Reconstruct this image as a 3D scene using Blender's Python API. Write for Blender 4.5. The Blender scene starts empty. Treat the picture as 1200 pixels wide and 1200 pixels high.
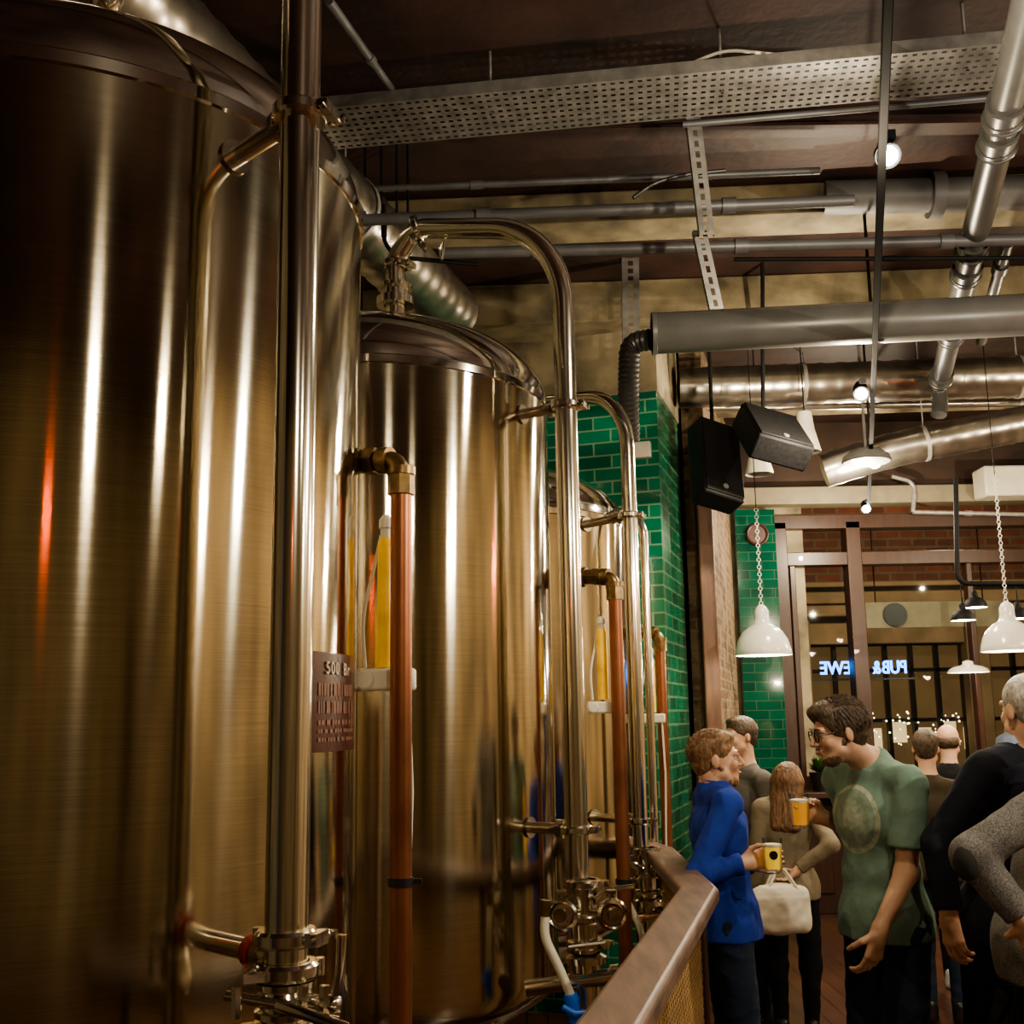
import bpy, math, numpy as np, random
from mathutils import Vector, Matrix, noise
random.seed(4)
V=Vector
CAMZ=1.70; F=1250.0; TH=math.atan(0.16); SH=40.0; RHO=.016
C=bpy.context.scene.collection
def W(px,py,Y):
    a=(px-600)/F; b=((600-py)+SH)/F
    cx=a*math.cos(RHO)+b*math.sin(RHO); cy=-a*math.sin(RHO)+b*math.cos(RHO)
    d=V((cx, math.cos(TH)-cy*math.sin(TH), math.sin(TH)+cy*math.cos(TH)))
    d*=Y/d.y
    return V((d.x,d.y,CAMZ+d.z))
U=V((.305,.952,0)); N=V((-.952,.305,0))
def UP(off,a,z=0): return N*off+U*a+V((0,0,z))

# ---------------------------------------------------------------- materials
MATS={}
def node_mat(name):
    m=bpy.data.materials.new(name); m.use_nodes=True
    return m,m.node_tree,m.node_tree.nodes['Principled BSDF']
def mat(name,col,rough=.5,metal=0,var=.15,scale=8,bump=0,bscale=None,stretch=(1,1,1),emit=None,es=0,spec=.5,coat=0,trans=0,alpha=1,aniso=0,rvar=0,dist=0):
    if name in MATS: return MATS[name]
    m,nt,b=node_mat(name); L=nt.links.new
    tc=nt.nodes.new('ShaderNodeTexCoord'); mp=nt.nodes.new('ShaderNodeMapping'); mp.inputs['Scale'].default_value=stretch
    L(tc.outputs['Object'],mp.inputs['Vector'])
    nz=nt.nodes.new('ShaderNodeTexNoise'); nz.inputs['Scale'].default_value=scale; nz.inputs['Detail'].default_value=5
    L(mp.outputs['Vector'],nz.inputs['Vector'])
    r=nt.nodes.new('ShaderNodeValToRGB')
    c=V(col); 
    r.color_ramp.elements[0].position=.3; r.color_ramp.elements[1].position=.7
    r.color_ramp.elements[0].color=(*(c*(1-var)),1); r.color_ramp.elements[1].color=(*[min(1,x*(1+var)) for x in c],1)
    L(nz.outputs['Fac'],r.inputs['Fac']); L(r.outputs['Color'],b.inputs['Base Color'])
    b.inputs['Roughness'].default_value=rough; b.inputs['Metallic'].default_value=metal
    b.inputs['Specular IOR Level'].default_value=spec; b.inputs['Coat Weight'].default_value=coat
    b.inputs['Transmission Weight'].default_value=trans; b.inputs['Alpha'].default_value=alpha
    if emit: b.inputs['Emission Color'].default_value=(*emit,1); b.inputs['Emission Strength'].default_value=es
    if aniso:
        b.inputs['Anisotropic'].default_value=aniso; b.inputs['Anisotropic Rotation'].default_value=.25
        tg=nt.nodes.new('ShaderNodeTangent'); tg.direction_type='RADIAL'; tg.axis='Z'; L(tg.outputs['Tangent'],b.inputs['Tangent'])
    if rvar:
        mr=nt.nodes.new('ShaderNodeMapRange'); mr.inputs['To Min'].default_value=rough-rvar; mr.inputs['To Max'].default_value=rough+rvar
        L(nz.outputs['Fac'],mr.inputs['Value']); L(mr.outputs['Result'],b.inputs['Roughness'])
    if bump:
        n2=nt.nodes.new('ShaderNodeTexNoise'); n2.inputs['Scale'].default_value=bscale or scale*3; n2.inputs['Detail'].default_value=4; n2.inputs['Distortion'].default_value=dist
        L(mp.outputs['Vector'],n2.inputs['Vector'])
        bp=nt.nodes.new('ShaderNodeBump'); bp.inputs['Strength'].default_value=bump; bp.inputs['Distance'].default_value=.01
        L(n2.outputs['Fac'],bp.inputs['Height']); L(bp.outputs['Normal'],b.inputs['Normal'])
    MATS[name]=m; return m
def brick(name,c1,c2,cm,bw,bh,mortar=.008,rough=.3,bump=.4,coat=0,uv=None,axis=(1,1,0),noise_d=0):
    if name in MATS: return MATS[name]
    m,nt,b=node_mat(name); L=nt.links.new
    tc=nt.nodes.new('ShaderNodeTexCoord'); sp=nt.nodes.new('ShaderNodeSeparateXYZ'); L(tc.outputs['Object'],sp.inputs[0])
    ad=nt.nodes.new('ShaderNodeVectorMath'); ad.operation='DOT_PRODUCT'; ad.inputs[1].default_value=axis; L(tc.outputs['Object'],ad.inputs[0])
    cb=nt.nodes.new('ShaderNodeCombineXYZ')
    if uv=='floor': L(sp.outputs['Y'],cb.inputs['X']); L(sp.outputs['X'],cb.inputs['Y'])
    else: L(ad.outputs['Value'],cb.inputs['X']); L(sp.outputs['Z'],cb.inputs['Y'])
    br=nt.nodes.new('ShaderNodeTexBrick'); L(cb.outputs[0],br.inputs['Vector'])
    br.inputs['Scale'].default_value=1; br.inputs['Brick Width'].default_value=bw; br.inputs['Row Height'].default_value=bh
    br.inputs['Mortar Size'].default_value=mortar; br.inputs['Color1'].default_value=(*c1,1); br.inputs['Color2'].default_value=(*c2,1); br.inputs['Mortar'].default_value=(*cm,1)
    nz=nt.nodes.new('ShaderNodeTexNoise'); nz.inputs['Scale'].default_value=3; nz.inputs['Detail'].default_value=4; L(tc.outputs['Object'],nz.inputs['Vector'])
    mx=nt.nodes.new('ShaderNodeMix'); mx.data_type='RGBA'; mx.blend_type='MULTIPLY'; mx.inputs[0].default_value=.45 if not noise_d else 1.0
    rr=nt.nodes.new('ShaderNodeValToRGB'); rr.color_ramp.elements[0].color=(.35,.35,.35,1); rr.color_ramp.elements[0].position=.3; rr.color_ramp.elements[1].position=.7; rr.color_ramp.elements[1].color=(1.2,1.2,1.2,1)
    L(nz.outputs['Fac'],rr.inputs['Fac']); L(br.outputs['Color'],mx.inputs[6]); L(rr.outputs['Color'],mx.inputs[7]); L(mx.outputs[2],b.inputs['Base Color'])
    b.inputs['Roughness'].default_value=rough; b.inputs['Coat Weight'].default_value=coat
    iv=nt.nodes.new('ShaderNodeMath'); iv.operation='SUBTRACT'; iv.inputs[0].default_value=1; L(br.outputs['Fac'],iv.inputs[1])
    bp=nt.nodes.new('ShaderNodeBump'); bp.inputs['Strength'].default_value=bump; bp.inputs['Distance'].default_value=.01
    if noise_d:
        n3=nt.nodes.new('ShaderNodeTexNoise'); n3.inputs['Scale'].default_value=18; L(tc.outputs['Object'],n3.inputs['Vector']); a2=nt.nodes.new('ShaderNodeMath'); a2.operation='MULTIPLY_ADD'; a2.inputs[1].default_value=noise_d; L(n3.outputs['Fac'],a2.inputs[0]); L(iv.outputs[0],a2.inputs[2]); L(a2.outputs[0],bp.inputs['Height'])
        # worn render patches over the bricks
        n4=nt.nodes.new('ShaderNodeTexNoise'); n4.inputs['Scale'].default_value=5; n4.inputs['Detail'].default_value=6; L(tc.outputs['Object'],n4.inputs['Vector'])
        r4=nt.nodes.new('ShaderNodeValToRGB'); r4.color_ramp.elements[0].position=.50; r4.color_ramp.elements[1].position=.56; L(n4.outputs['Fac'],r4.inputs['Fac'])
        m4=nt.nodes.new('ShaderNodeMix'); m4.data_type='RGBA'; L(r4.outputs['Color'],m4.inputs[0]); L(mx.outputs[2],m4.inputs[6]); m4.inputs[7].default_value=(.24,.18,.11,1); L(m4.outputs[2],b.inputs['Base Color'])
    else: L(iv.outputs[0],bp.inputs['Height'])
    L(bp.outputs['Normal'],b.inputs['Normal'])
    MATS[name]=m; return m
def glass(name,tint=(.9,.95,.95),fac=.08):
    if name in MATS: return MATS[name]
    m=bpy.data.materials.new(name); m.use_nodes=True; nt=m.node_tree; nt.nodes.clear(); L=nt.links.new
    o=nt.nodes.new('ShaderNodeOutputMaterial'); t=nt.nodes.new('ShaderNodeBsdfTransparent'); t.inputs[0].default_value=(*tint,1)
    g=nt.nodes.new('ShaderNodeBsdfGlossy'); g.inputs['Roughness'].default_value=.03; mx=nt.nodes.new('ShaderNodeMixShader')
    lw=nt.nodes.new('ShaderNodeLayerWeight'); lw.inputs['Blend'].default_value=fac+.1
    mt=nt.nodes.new('ShaderNodeMath'); mt.operation='MULTIPLY'; mt.inputs[1].default_value=.6
    L(lw.outputs['Fresnel'],mt.inputs[0]); L(mt.outputs[0],mx.inputs[0]); L(t.outputs[0],mx.inputs[1]); L(g.outputs[0],mx.inputs[2]); L(mx.outputs[0],o.inputs[0])
    MATS[name]=m; return m

steel=mat('brushed_steel',(.60,.54,.42),.095,1,var=.12,scale=4,bump=.013,bscale=8,stretch=(1,1,120),aniso=.97,rvar=.008)
polish=mat('polished_steel',(.80,.77,.70),.08,1,var=.05,scale=5)
pipe_st=mat('pipe_steel',(.82,.78,.68),.14,1,var=.06,scale=6)
galv=mat('galvanised_steel',(.36,.35,.33),.42,.5,var=.2,scale=25)
traym=mat('tray_steel',(.20,.195,.185),.42,.5,var=.3,scale=15)
spiral=mat('spiral_duct_steel',(.46,.43,.38),.28,.95,var=.25,scale=7)
copper=mat('copper',(.28,.115,.062),.36,.8,var=.35,scale=9,stretch=(1,1,.5))
brass=mat('aged_brass',(.20,.135,.065),.36,.9,var=.4,scale=30)
greypl=mat('grey_paint',(.135,.135,.13),.34,.1,var=.1)
soil=mat('dark_grey_pipe',(.055,.054,.052),.35,.1,var=.15)
condm=mat('conduit_grey',(.085,.085,.09),.45,.2,var=.15)
black=mat('black_plastic',(.010,.010,.011),.4,0,var=.2)
blackm=mat('black_metal',(.008,.008,.009),.6,0,var=.2,spec=.15)
whitep=mat('white_enamel',(.70,.68,.62),.22,0,var=.04,coat=.5)
whiteplastic=mat('white_plastic',(.68,.64,.53),.4,0,var=.08)
redp=mat('red_rubber',(.28,.02,.015),.5)
bluep=mat('blue_plastic',(.01,.16,.8),.35)
yellow=mat('yellow_liquid',(.80,.48,.05),.25,0,var=.25,scale=12,emit=(.9,.5,.03),es=.10)
cream=mat('cream_plaster',(.20,.17,.11),.85,0,var=.65,scale=3,bump=.3,bscale=12)
ceilm=mat('red_brown_ceiling',(.030,.013,.010),.6,.1,var=.65,scale=2.5,bump=.3,bscale=20)
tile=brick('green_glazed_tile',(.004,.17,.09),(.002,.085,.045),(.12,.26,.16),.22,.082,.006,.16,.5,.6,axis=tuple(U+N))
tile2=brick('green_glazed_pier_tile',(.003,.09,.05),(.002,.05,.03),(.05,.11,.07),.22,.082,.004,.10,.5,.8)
redbrick=brick('red_brick',(.28,.16,.09),(.12,.07,.04),(.26,.20,.13),.23,.075,.014,.85,1.0,noise_d=2.2)
woodfl=brick('floor_board',(.10,.042,.02),(.06,.025,.013),(.012,.006,.004),1.4,.12,.004,.28,.2,uv='floor')
dwood=mat('dark_brown_joinery',(.036,.014,.008),.4,0,var=.25,scale=6,stretch=(4,4,.6),coat=.1)
postw=mat('brown_post_wood',(.13,.06,.03),.5,0,var=.4,scale=6,stretch=(4,4,.6))
railw=mat('rail_wood',(.13,.078,.055),.5,0,var=.4,scale=9,stretch=(3,.5,3),bump=.06,bscale=40)
weave=mat('brass_weave',(.34,.22,.10),.4,.6,var=.2,scale=30)
darkpl=mat('dark_speaker',(.010,.010,.011),.6,0,var=.3,scale=60,spec=.2)
ledm=mat('lamp_glow',(1,.95,.85),.5,emit=(1,.93,.8),es=500)
glowm=mat('warm_bulb',(1,.8,.5),.5,emit=(1,.78,.45),es=10)
def skinm(n,c):
    m=mat(n,c,.48,0,var=.14,scale=14,bump=.08,bscale=80); b=m.node_tree.nodes['Principled BSDF']; b.inputs['Subsurface Weight'].default_value=.12; b.inputs['Subsurface Radius'].default_value=(.02,.008,.004); return m
skinA=skinm('fair_skin',(.60,.36,.25)); skinB=skinm('tan_skin',(.50,.30,.20))
LC=(1,.84,.60)

# ---------------------------------------------------------------- mesh builder
ORI={}
class MB:
    def __init__(s): s.v=[]; s.f=[]
    def add(s,vs,fs):
        o=len(s.v); s.v+= [V(a) for a in vs]; s.f+=[tuple(i+o for i in f) for f in fs]; return s
    def tube(s,path,r,seg=16,cap=True):
        path=[V(p) for p in path]; n=len(path)
        rs=r if isinstance(r,(list,tuple)) else [r]*n
        t0=(path[1]-path[0]).normalized(); up=V((0,0,1)) if abs(t0.z)<.9 else V((1,0,0))
        a=t0.cross(up).normalized(); vs=[]; fs=[]
        for i in range(n):
            t=((path[min(i+1,n-1)]-path[i]).normalized()+(path[i]-path[max(i-1,0)]).normalized())
            if t.length<1e-6: t=t0
            t.normalize(); a=(a-t*a.dot(t)).normalized(); b=t.cross(a)
            for k in range(seg):
                q=2*math.pi*k/seg; vs.append(path[i]+(a*math.cos(q)+b*math.sin(q))*rs[i])
        for i in range(n-1):
            for k in range(seg):
                k2=(k+1)%seg; fs.append((i*seg+k,i*seg+k2,(i+1)*seg+k2,(i+1)*seg+k))
        if cap: fs.append(tuple(range(seg-1,-1,-1))); fs.append(tuple((n-1)*seg+k for k in range(seg)))
        return s.add(vs,fs)
    def cyl(s,p0,p1,r,r1=None,seg=20): return s.tube([p0,p1],[r,r if r1 is None else r1],seg)
    def lathe(s,prof,c=(0,0,0),axis=(0,0,1),seg=32,a0=0,a1=2*math.pi):
        ax=V(axis).normalized(); q=V((0,0,1)).rotation_difference(ax) ; full=abs(a1-a0-2*math.pi)<1e-6
        ns=seg if full else seg+1; vs=[]; fs=[]
        for (r,z) in prof:
            for k in range(ns):
                t=a0+(a1-a0)*k/seg; vs.append(V(c)+q@V((r*math.cos(t),r*math.sin(t),z)))
        for i in range(len(prof)-1):
            for k in range(seg):
                k2=(k+1)%ns; fs.append((i*ns+k,i*ns+k2,(i+1)*ns+k2,(i+1)*ns+k))
        return s.add(vs,fs)
    def ring(s,c,axis,R,r,seg=24):
        return s.lathe([(R+r*math.cos(t),r*math.sin(t)) for t in [2*math.pi*k/8 for k in range(9)]],c,axis,seg)
    def disc(s,c,axis,r0,r1,h,seg=24):
        return s.lathe([(r0,-h/2),(r1,-h/2),(r1,h/2),(r0,h/2),(r0,-h/2)],c,axis,seg)
    def box(s,c,d,R=None):
        R=R or Matrix.Identity(3); c=V(c); vs=[c+R@V((x*d[0]/2,y*d[1]/2,z*d[2]/2)) for x in(-1,1) for y in(-1,1) for z in(-1,1)]
        return s.add(vs,[(0,1,3,2),(4,6,7,5),(0,4,5,1),(2,3,7,6),(0,2,6,4),(1,5,7,3)])
    def sph(s,c,r,seg=12,sc=(1,1,1),R=None):
        R=R or Matrix.Identity(3); vs=[];fs=[];n=seg//2
        for i in range(1,n):
            for k in range(seg):
                a=math.pi*i/n;b=2*math.pi*k/seg; vs.append(V(c)+R@V((r*sc[0]*math.sin(a)*math.cos(b),r*sc[1]*math.sin(a)*math.sin(b),r*sc[2]*math.cos(a))))
        vs+= [V(c)+R@V((0,0,r*sc[2])),V(c)+R@V((0,0,-r*sc[2]))]; t=len(vs)-2
        for i in range(n-2):
            for k in range(seg):
                k2=(k+1)%seg; fs.append((i*seg+k,(i+1)*seg+k,(i+1)*seg+k2,i*seg+k2))
        for k in range(seg):
            k2=(k+1)%seg; fs.append((t,k,k2)); fs.append((t+1,(n-2)*seg+k2,(n-2)*seg+k))
        return s.add(vs,fs)
    def make(s,name,m,parent=None,bevel=0,label=None,cat=None,smooth=True,kind=None,group=None,origin=None,ang=38):
        if parent is not None: o=ORI[parent.name]
        elif origin is not None: o=V(origin)
        else:
            xs=[a.x for a in s.v];ys=[a.y for a in s.v]; o=V(((min(xs)+max(xs))/2,(min(ys)+max(ys))/2,min(a.z for a in s.v)))
        me=bpy.data.meshes.new(name); me.from_pydata([tuple(a-o) for a in s.v],[],s.f); me.materials.append(m)
        me.validate(); me.update()
        ob=bpy.data.objects.new(name,me); C.objects.link(ob)
        if smooth:
            me.polygons.foreach_set('use_smooth',[True]*len(me.polygons)); me.set_sharp_from_angle(angle=math.radians(ang))
        if bevel:
            md=ob.modifiers.new('bevel','BEVEL'); md.width=bevel; md.segments=2; md.limit_method='ANGLE'
        ORI[ob.name]=o
        if parent is not None: ob.parent=parent
        else: ob.location=o
        if label: ob['label']=label
        if cat: ob['category']=cat
        if kind: ob['kind']=kind
        if group: ob['group']=group
        return ob
def thing(name,loc,label,cat,group=None,kind=None):
    e=bpy.data.objects.new(name,None); e.empty_display_size=.1; C.objects.link(e); e.location=loc; ORI[e.name]=V(loc)
    e['label']=label; e['category']=cat
    if group: e['group']=group
    if kind: e['kind']=kind
    return e
def fillet(pts,r,n=8):
    pts=[V(p) for p in pts]; out=[pts[0]]
    for i in range(1,len(pts)-1):
        rr=r[i-1] if isinstance(r,(list,tuple)) else r
        a=(pts[i-1]-pts[i]); b=(pts[i+1]-pts[i]); d=min(rr,a.length*.49,b.length*.49)
        th=a.angle(b); 
        p0=pts[i]+a.normalized()*d; p1=pts[i]+b.normalized()*d
        bis=(a.normalized()+b.normalized()).normalized(); R=d*math.tan(th/2); cen=pts[i]+bis*(d/math.cos(th/2))
        v0=p0-cen; v1=p1-cen
        for k in range(n+1):
            t=k/n; w=v0.angle(v1); out.append(cen+(v0*math.sin((1-t)*w)+v1*math.sin(t*w))/math.sin(w))
    out.append(pts[-1]); return out
def rotz(a): return Matrix.Rotation(a,3,'Z')
def text_obj(txt,size,loc,R,m,name,parent=None,ext=.002,align='CENTER',**k):
    cu=bpy.data.curves.new(name,'FONT'); cu.body=txt; cu.size=size; cu.extrude=ext; cu.align_x=align; cu.align_y='CENTER'; cu.offset=k.pop('off',0)
    ob=bpy.data.objects.new('tmp',cu); C.objects.link(ob); bpy.context.view_layer.update()
    dg=bpy.context.evaluated_depsgraph_get(); me=bpy.data.meshes.new_from_object(ob.evaluated_get(dg)); C.objects.unlink(ob); bpy.data.objects.remove(ob)
    b=MB(); b.add([V(loc)+R@v.co for v in me.vertices],[tuple(p.vertices) for p in me.polygons])
    return b.make(name,m,parent,smooth=False,**k)

# ---------------------------------------------------------------- room shell
CZ=4.32
def shell(name,m,c,d,R=None,kind='structure',lab=None):
    return MB().box(c,d,R).make(name,m,smooth=False,kind=kind,label=lab or name.replace('_',' '),cat=name.split('_')[0])
shell('floor',woodfl,(1,3,-.05),(12,15.2,.1),lab='dark reddish wood board floor')
shell('ceiling',ceilm,(1,3,CZ+.05),(12,15.2,.1),lab='dark red-brown industrial ceiling')
RU=rotz(math.atan2(U.y,U.x))   # local x along U
c=UP(2.9,4.0,CZ/2); shell('wall_left',cream,c,(13,.12,CZ),RU,lab='aged cream plaster wall behind the tanks')
warmw=mat('warm_bar_wall',(.28,.21,.125),.7,0,var=.7,scale=1.2)
shell('wall_right',warmw,(5.6,3,CZ/2),(.12,15,CZ),lab='warm brown plaster wall')
shell('wall_rear',mat('brown_rear_wall',(.15,.11,.055),.7,0,var=.6,scale=1.2),(1,-4.4,CZ/2),(12,.12,CZ),lab='brown plaster wall')
DW=9.5
shell('wall_back',mat('dark_upper_wall',(.040,.022,.016),.7,0,var=.4,scale=3),(3.4,DW+.15,4.0),(4.8,.3,.66),lab='dark red-brown wall above the windows')
MB().box((3.4,DW-.02,3.62),(4.4,.22,.16)).make('trim_lintel',mat('cream_paint',(.23,.20,.135),.6),kind='structure',label='cream painted lintel over the windows',cat='lintel',bevel=.01)
w0=W(868,800,DW).x; w1=W(915,800,DW).x; w2=W(930,800,DW).x; w3=W(999,800,DW).x; w4=W(1019,800,DW).x
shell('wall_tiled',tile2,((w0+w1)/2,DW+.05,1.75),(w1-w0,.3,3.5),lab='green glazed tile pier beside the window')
z_top=W(1000,612,DW).z; z_tr=W(1000,655,DW).z; z_sill=1.15
j=MB()
for x,wd in ((w1+.05,.12),((w3+w4)/2,.13),(w4+1.75,.14)):
    j.box((x,DW+.02,z_top/2),(wd,.16,z_top))
j.box(((w1+w4+1.8)/2,DW+.02,z_top),(w4+1.8-w1,.16,.13)); j.box(((w1+w4+1.8)/2,DW+.02,z_tr),(w4+1.8-w1,.14,.12))
for x in (w2+.04,w4+.95): j.box((x,DW+.02,z_tr/2+.5),(.05,.1,z_tr-1))
jt=j.make('window_1',dwood,kind='structure',label='dark brown timber window frame',cat='window',bevel=.006)
j=MB().box(((w1+w4+1.8)/2,DW+.03,z_sill/2),(w4+1.8-w1,.12,z_sill))
for k in range(7): 
    x=w1+.2+k*.42; j.box((x,DW-.04,z_sill*.5),(.3,.03,z_sill*.7))
j.make('trim_stallriser',dwood,kind='structure',label='dark timber panelling below the windows',cat='panelling',bevel=.005)
MB().box(((w1+w4+1.8)/2,DW+.06,(z_sill+z_top)/2),(w4+1.8-w1-.1,.01,z_top-z_sill)).make('glass_pane',glass('window_glass',(.85,.88,.88)),parent=jt)
q0=V((1.34,7.15,0)); q1=V((1.98,DW,0)); d=q1-q0
shell('wall_side',redbrick,(q0+q1)/2+V((-.08,0,CZ/2)),(d.length,.15,CZ),rotz(math.atan2(d.y,d.x)),lab='exposed rough brick wall')
shell('wall_filler',cream,((q1.x-1)/2+.2,DW+.1,CZ/2),(q1.x+1.9,.15,CZ),lab='cream plaster end wall')
xp=W(829,700,7.02); b=MB().box((xp.x,7.02,1.72),(.105,.10,3.44)); b.box((xp.x,7.02,3.40),(.15,.14,.08)); b.make('trim_post',postw,kind='structure',label='brown timber post beside the brick wall',cat='post',bevel=.01)
cor=V((W(778,700,6.3).x,6.3,0)); zc=W(778,458,6.3).z
cc=cor+N*.55+U*.40
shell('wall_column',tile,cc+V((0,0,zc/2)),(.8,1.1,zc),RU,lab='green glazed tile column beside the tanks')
shell('wall_column_upper',cream,cc+V((0,0,(zc+CZ)/2)),(.82,1.12,CZ-zc-.002),RU,lab='cream plaster upper part of the column')
MB().box(cor+N*.09-U*.02+V((0,0,W(760,527,6.3).z)),(.05,.1,.1),RU).make('light_switch',whiteplastic,label='small white switch box on the green tiles',cat='switch',bevel=.008)
bm=mat('cream_beam',(.145,.12,.072),.8,0,var=.65,scale=4,bump=.2)
for i,(y,wd,h,x0,x1) in enumerate(((5.0,.26,.16,-1.7,5.5),(6.15,.34,.26,-.9,5.5),(8.2,.25,.22,1.4,5.5))):
    MB().box(((x0+x1)/2,y+.1,CZ-h/2),(x1-x0,wd,h),rotz(math.radians(-3))).make('trim_%d'%(i+1),bm,kind='structure',label='cream painted ceiling beam',cat='beam',bevel=.01)
for i,y in enumerate((2.3,3.4,4.4)):
    b=MB(); b.box((1.5,y,CZ-.06),(7,.10,.015)); b.box((1.5,y,CZ-.03),(7,.015,.06)); b.make('trim_%d'%(i+5),ceilm,kind='structure',label='red-brown steel ceiling joist',cat='joist')

# ---------------------------------------------------------------- tanks
R=.70
tc=[UP(1.8,2.09),UP(1.8,3.82),UP(1.8,5.27)]
ZS=[2.95,2.90,2.64]
tlabels=['tall brushed steel fermentation tank with a dark name plate','tall brushed steel fermentation tank with an arched steel pipe','tall brushed steel fermentation tank beside the green tiled column']
tanks=[]
for i,(p,zs) in enumerate(zip(tc,ZS)):
    t=thing('fermentation_tank',p,tlabels[i],'tank','fermentation tanks'); tanks.append(t)
    b=MB().lathe([(.05,.33),(.12,.36),(R*.97,.72),(R-.004,.76),(R,.80),(R,1.0),(R,1.6),(R,2.2),(R,zs-.0)],p,seg=160); b.make('tank_shell',steel,t,ang=50)
    pr=[(R,zs),(R+.006,zs+.004),(R+.006,zs+.03),(R,zs+.036)]
    MB().lathe(pr,p,seg=128).make('rim_band',polish,t)
    dome=[(R,zs+.036)]
    for k in range(1,19):
        a=math.pi/2*k/18; dome.append((R*math.cos(a)**.85+.0001,zs+.036+.31*math.sin(a)**1.0))
    MB().lathe(dome,p,seg=128).make('tank_dome',polish,t,ang=60)
    for k in range(4):
        a=math.pi/4+k*math.pi/2; q=p+V((math.cos(a),math.sin(a),0))*(R-.08)
        b=MB().cyl(q+V((0,0,.03)),q+V((0,0,.82)),.045); b.disc(q+V((0,0,.015)),(0,0,1),0.001,.07,.03); b.make('leg',pipe_st,t)
    b=MB()
    for z in (1.55,): b.disc(p+V((0,0,z)),(0,0,1),R-.01,R+.0012,.004,96)
    b.make('weld_seam',steel,t)
    b=MB().disc(p+N*.28+V((0,0,zs+.30)),(0,0,1),.001,.17,.09,32); b.ring(p+N*.28+V((0,0,zs+.35)),(0,0,1),.16,.015,32); b.make('manway',polish,t)
platem=mat('dark_red_plate',(.045,.008,.006),.3,0,var=.2,coat=.4); platet=mat('plate_lettering',(.42,.33,.26),.5)
p=tc[0]; a0=math.radians(-25); a1=math.radians(-3)
zp0=W(380,880,2.4).z; zp1=W(380,767,2.4).z
pl=MB().lathe([(R+.001,zp0),(R+.006,zp0),(R+.006,zp1),(R+.001,zp1)],p,seg=12,a0=a0,a1=a1).make('name_plate',platem,tanks[0],label='dark red plate with pale lettering')
def onT(a,z): return p+V((math.cos(a)*(R+.009),math.sin(a)*(R+.009),z))
for txt,sz,z in (('500 Br',.038,zp1-.035),):
    step=sz*.60/(R+.009)
    for k,ch in enumerate(txt):
        if ch==' ': continue
        a=math.radians(-18)+k*step
        Rm=Matrix.Rotation(a+math.pi/2,3,'Z')@Matrix.Rotation(math.pi/2,3,'X')
        text_obj(ch,sz,onT(a,z),Rm,platet,'lettering',pl,ext=.0008,off=.0006)
b=MB(); rl=random.Random(9)
for zr,hh in ((zp1-.080,.026),(zp1-.118,.026),(zp0+.062,.010),(zp0+.044,.008),(zp0+.026,.008)):
    a=math.radians(-21)
    while a<math.radians(-6):
        w_=rl.uniform(.004,.016); 
        b.lathe([(R+.0065,zr-hh/2*rl.uniform(.4,1)),(R+.0075,zr-hh/2),(R+.0075,zr+hh/2),(R+.0065,zr+hh/2)],p,seg=1,a0=a,a1=a+w_/R); a+=(w_+rl.choice((.003,.004,.010)))/R
o_=b.make('worn_strokes',mat('worn_plate_paint',(.17,.07,.045),.5),pl); o_['kind']='stuff'

# ---------------------------------------------------------------- fittings
def clamp(b,c,axis,r,side):
    ax=V(axis).normalized(); s=(V(side)-ax*ax.dot(V(side))).normalized(); t=ax.cross(s)
    b.lathe([(r,-.014),(r*1.28,-.014),(r*1.42,-.008),(r*1.42,.008),(r*1.28,.014),(r,.014)],c,ax,28)
    e=V(c)+s*r*1.5
    b.cyl(e-t*.030,e+t*.030,.0075,seg=10); b.box(e+t*.012,(.022,.022,.022),Matrix((s,t,ax)).transposed()); b.box(e-t*.012,(.022,.022,.022),Matrix((s,t,ax)).transposed())
    b.sph(e+t*.036,.011,10); b.box(e+t*.042,(.034,.010,.014),Matrix((s,t,ax)).transposed())
    e2=V(c)-s*r*1.45; b.cyl(e2-ax*.014,e2+ax*.014,.009,seg=10)
def butterfly(b,c,axis,r,hdir):
    ax=V(axis).normalized(); h=V(hdir).normalized()
    b.lathe([(r,-.03),(r*1.35,-.028),(r*1.35,-.018),(r*1.15,-.014),(r*1.3,0),(r*1.15,.014),(r*1.35,.018),(r*1.35,.028),(r,.03)],c,ax,28)
    b.cyl(V(c),V(c)+h*(r*1.3+.05),.011,seg=12); k=V(c)+h*(r*1.3+.05); b.sph(k,.016,10)
    b.tube([k,k+h*.012+ax*.05,k+h*.016+ax*.11],[.008,.007,.009],10)
def vent(P,T,path,rp,stubs,zlow,label,clampside):
    base=V((P.x,P.y,0)); t=thing('vent_pipe',V((P.x,P.y,zlow)),label,'pipe','steel tank pipes')
    MB().tube(path,rp,24).make('pipe_tube',pipe_st,t)
    dirT=(V((T.x,T.y,0))-base).normalized(); dist=(V((T.x,T.y,0))-base).length-R
    for z,st in stubs:
        b=MB(); clamp(b,V((P.x,P.y,z)),(0,0,1),rp,clampside); b.make('pipe_clamp',pipe_st,t)
        b=MB(); q=V((P.x,P.y,z+(-.035 if st==1 else .0))); e=q+dirT*(dist+.004)
        b.cyl(q+dirT*rp*.9,e,.020,seg=18); b.lathe([(.020,-.02),(.032,-.02),(.032,.0),(.020,.0)],q+dirT*(rp+.03),dirT,20)
        if st==0: b.lathe([(.020,0),(.036,0),(.028,.012),(.020,.012)],e-dirT*.012,dirT,20)
        b.make('pipe_bracket',pipe_st,t)
        if st==1:
            b=MB().disc(q+dirT*(rp+.055),dirT,.001,.03,.016); b.make('seal_ring',redp,t,label='dark red rubber seal')
    return t
P1=W(340,840,1.908); P2=W(672,840,3.717); P3=W(746,840,4.83)
def atz(P,z): return V((P.x,P.y,z))
top1=tc[0]+V((.02,0,3.25))
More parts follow.
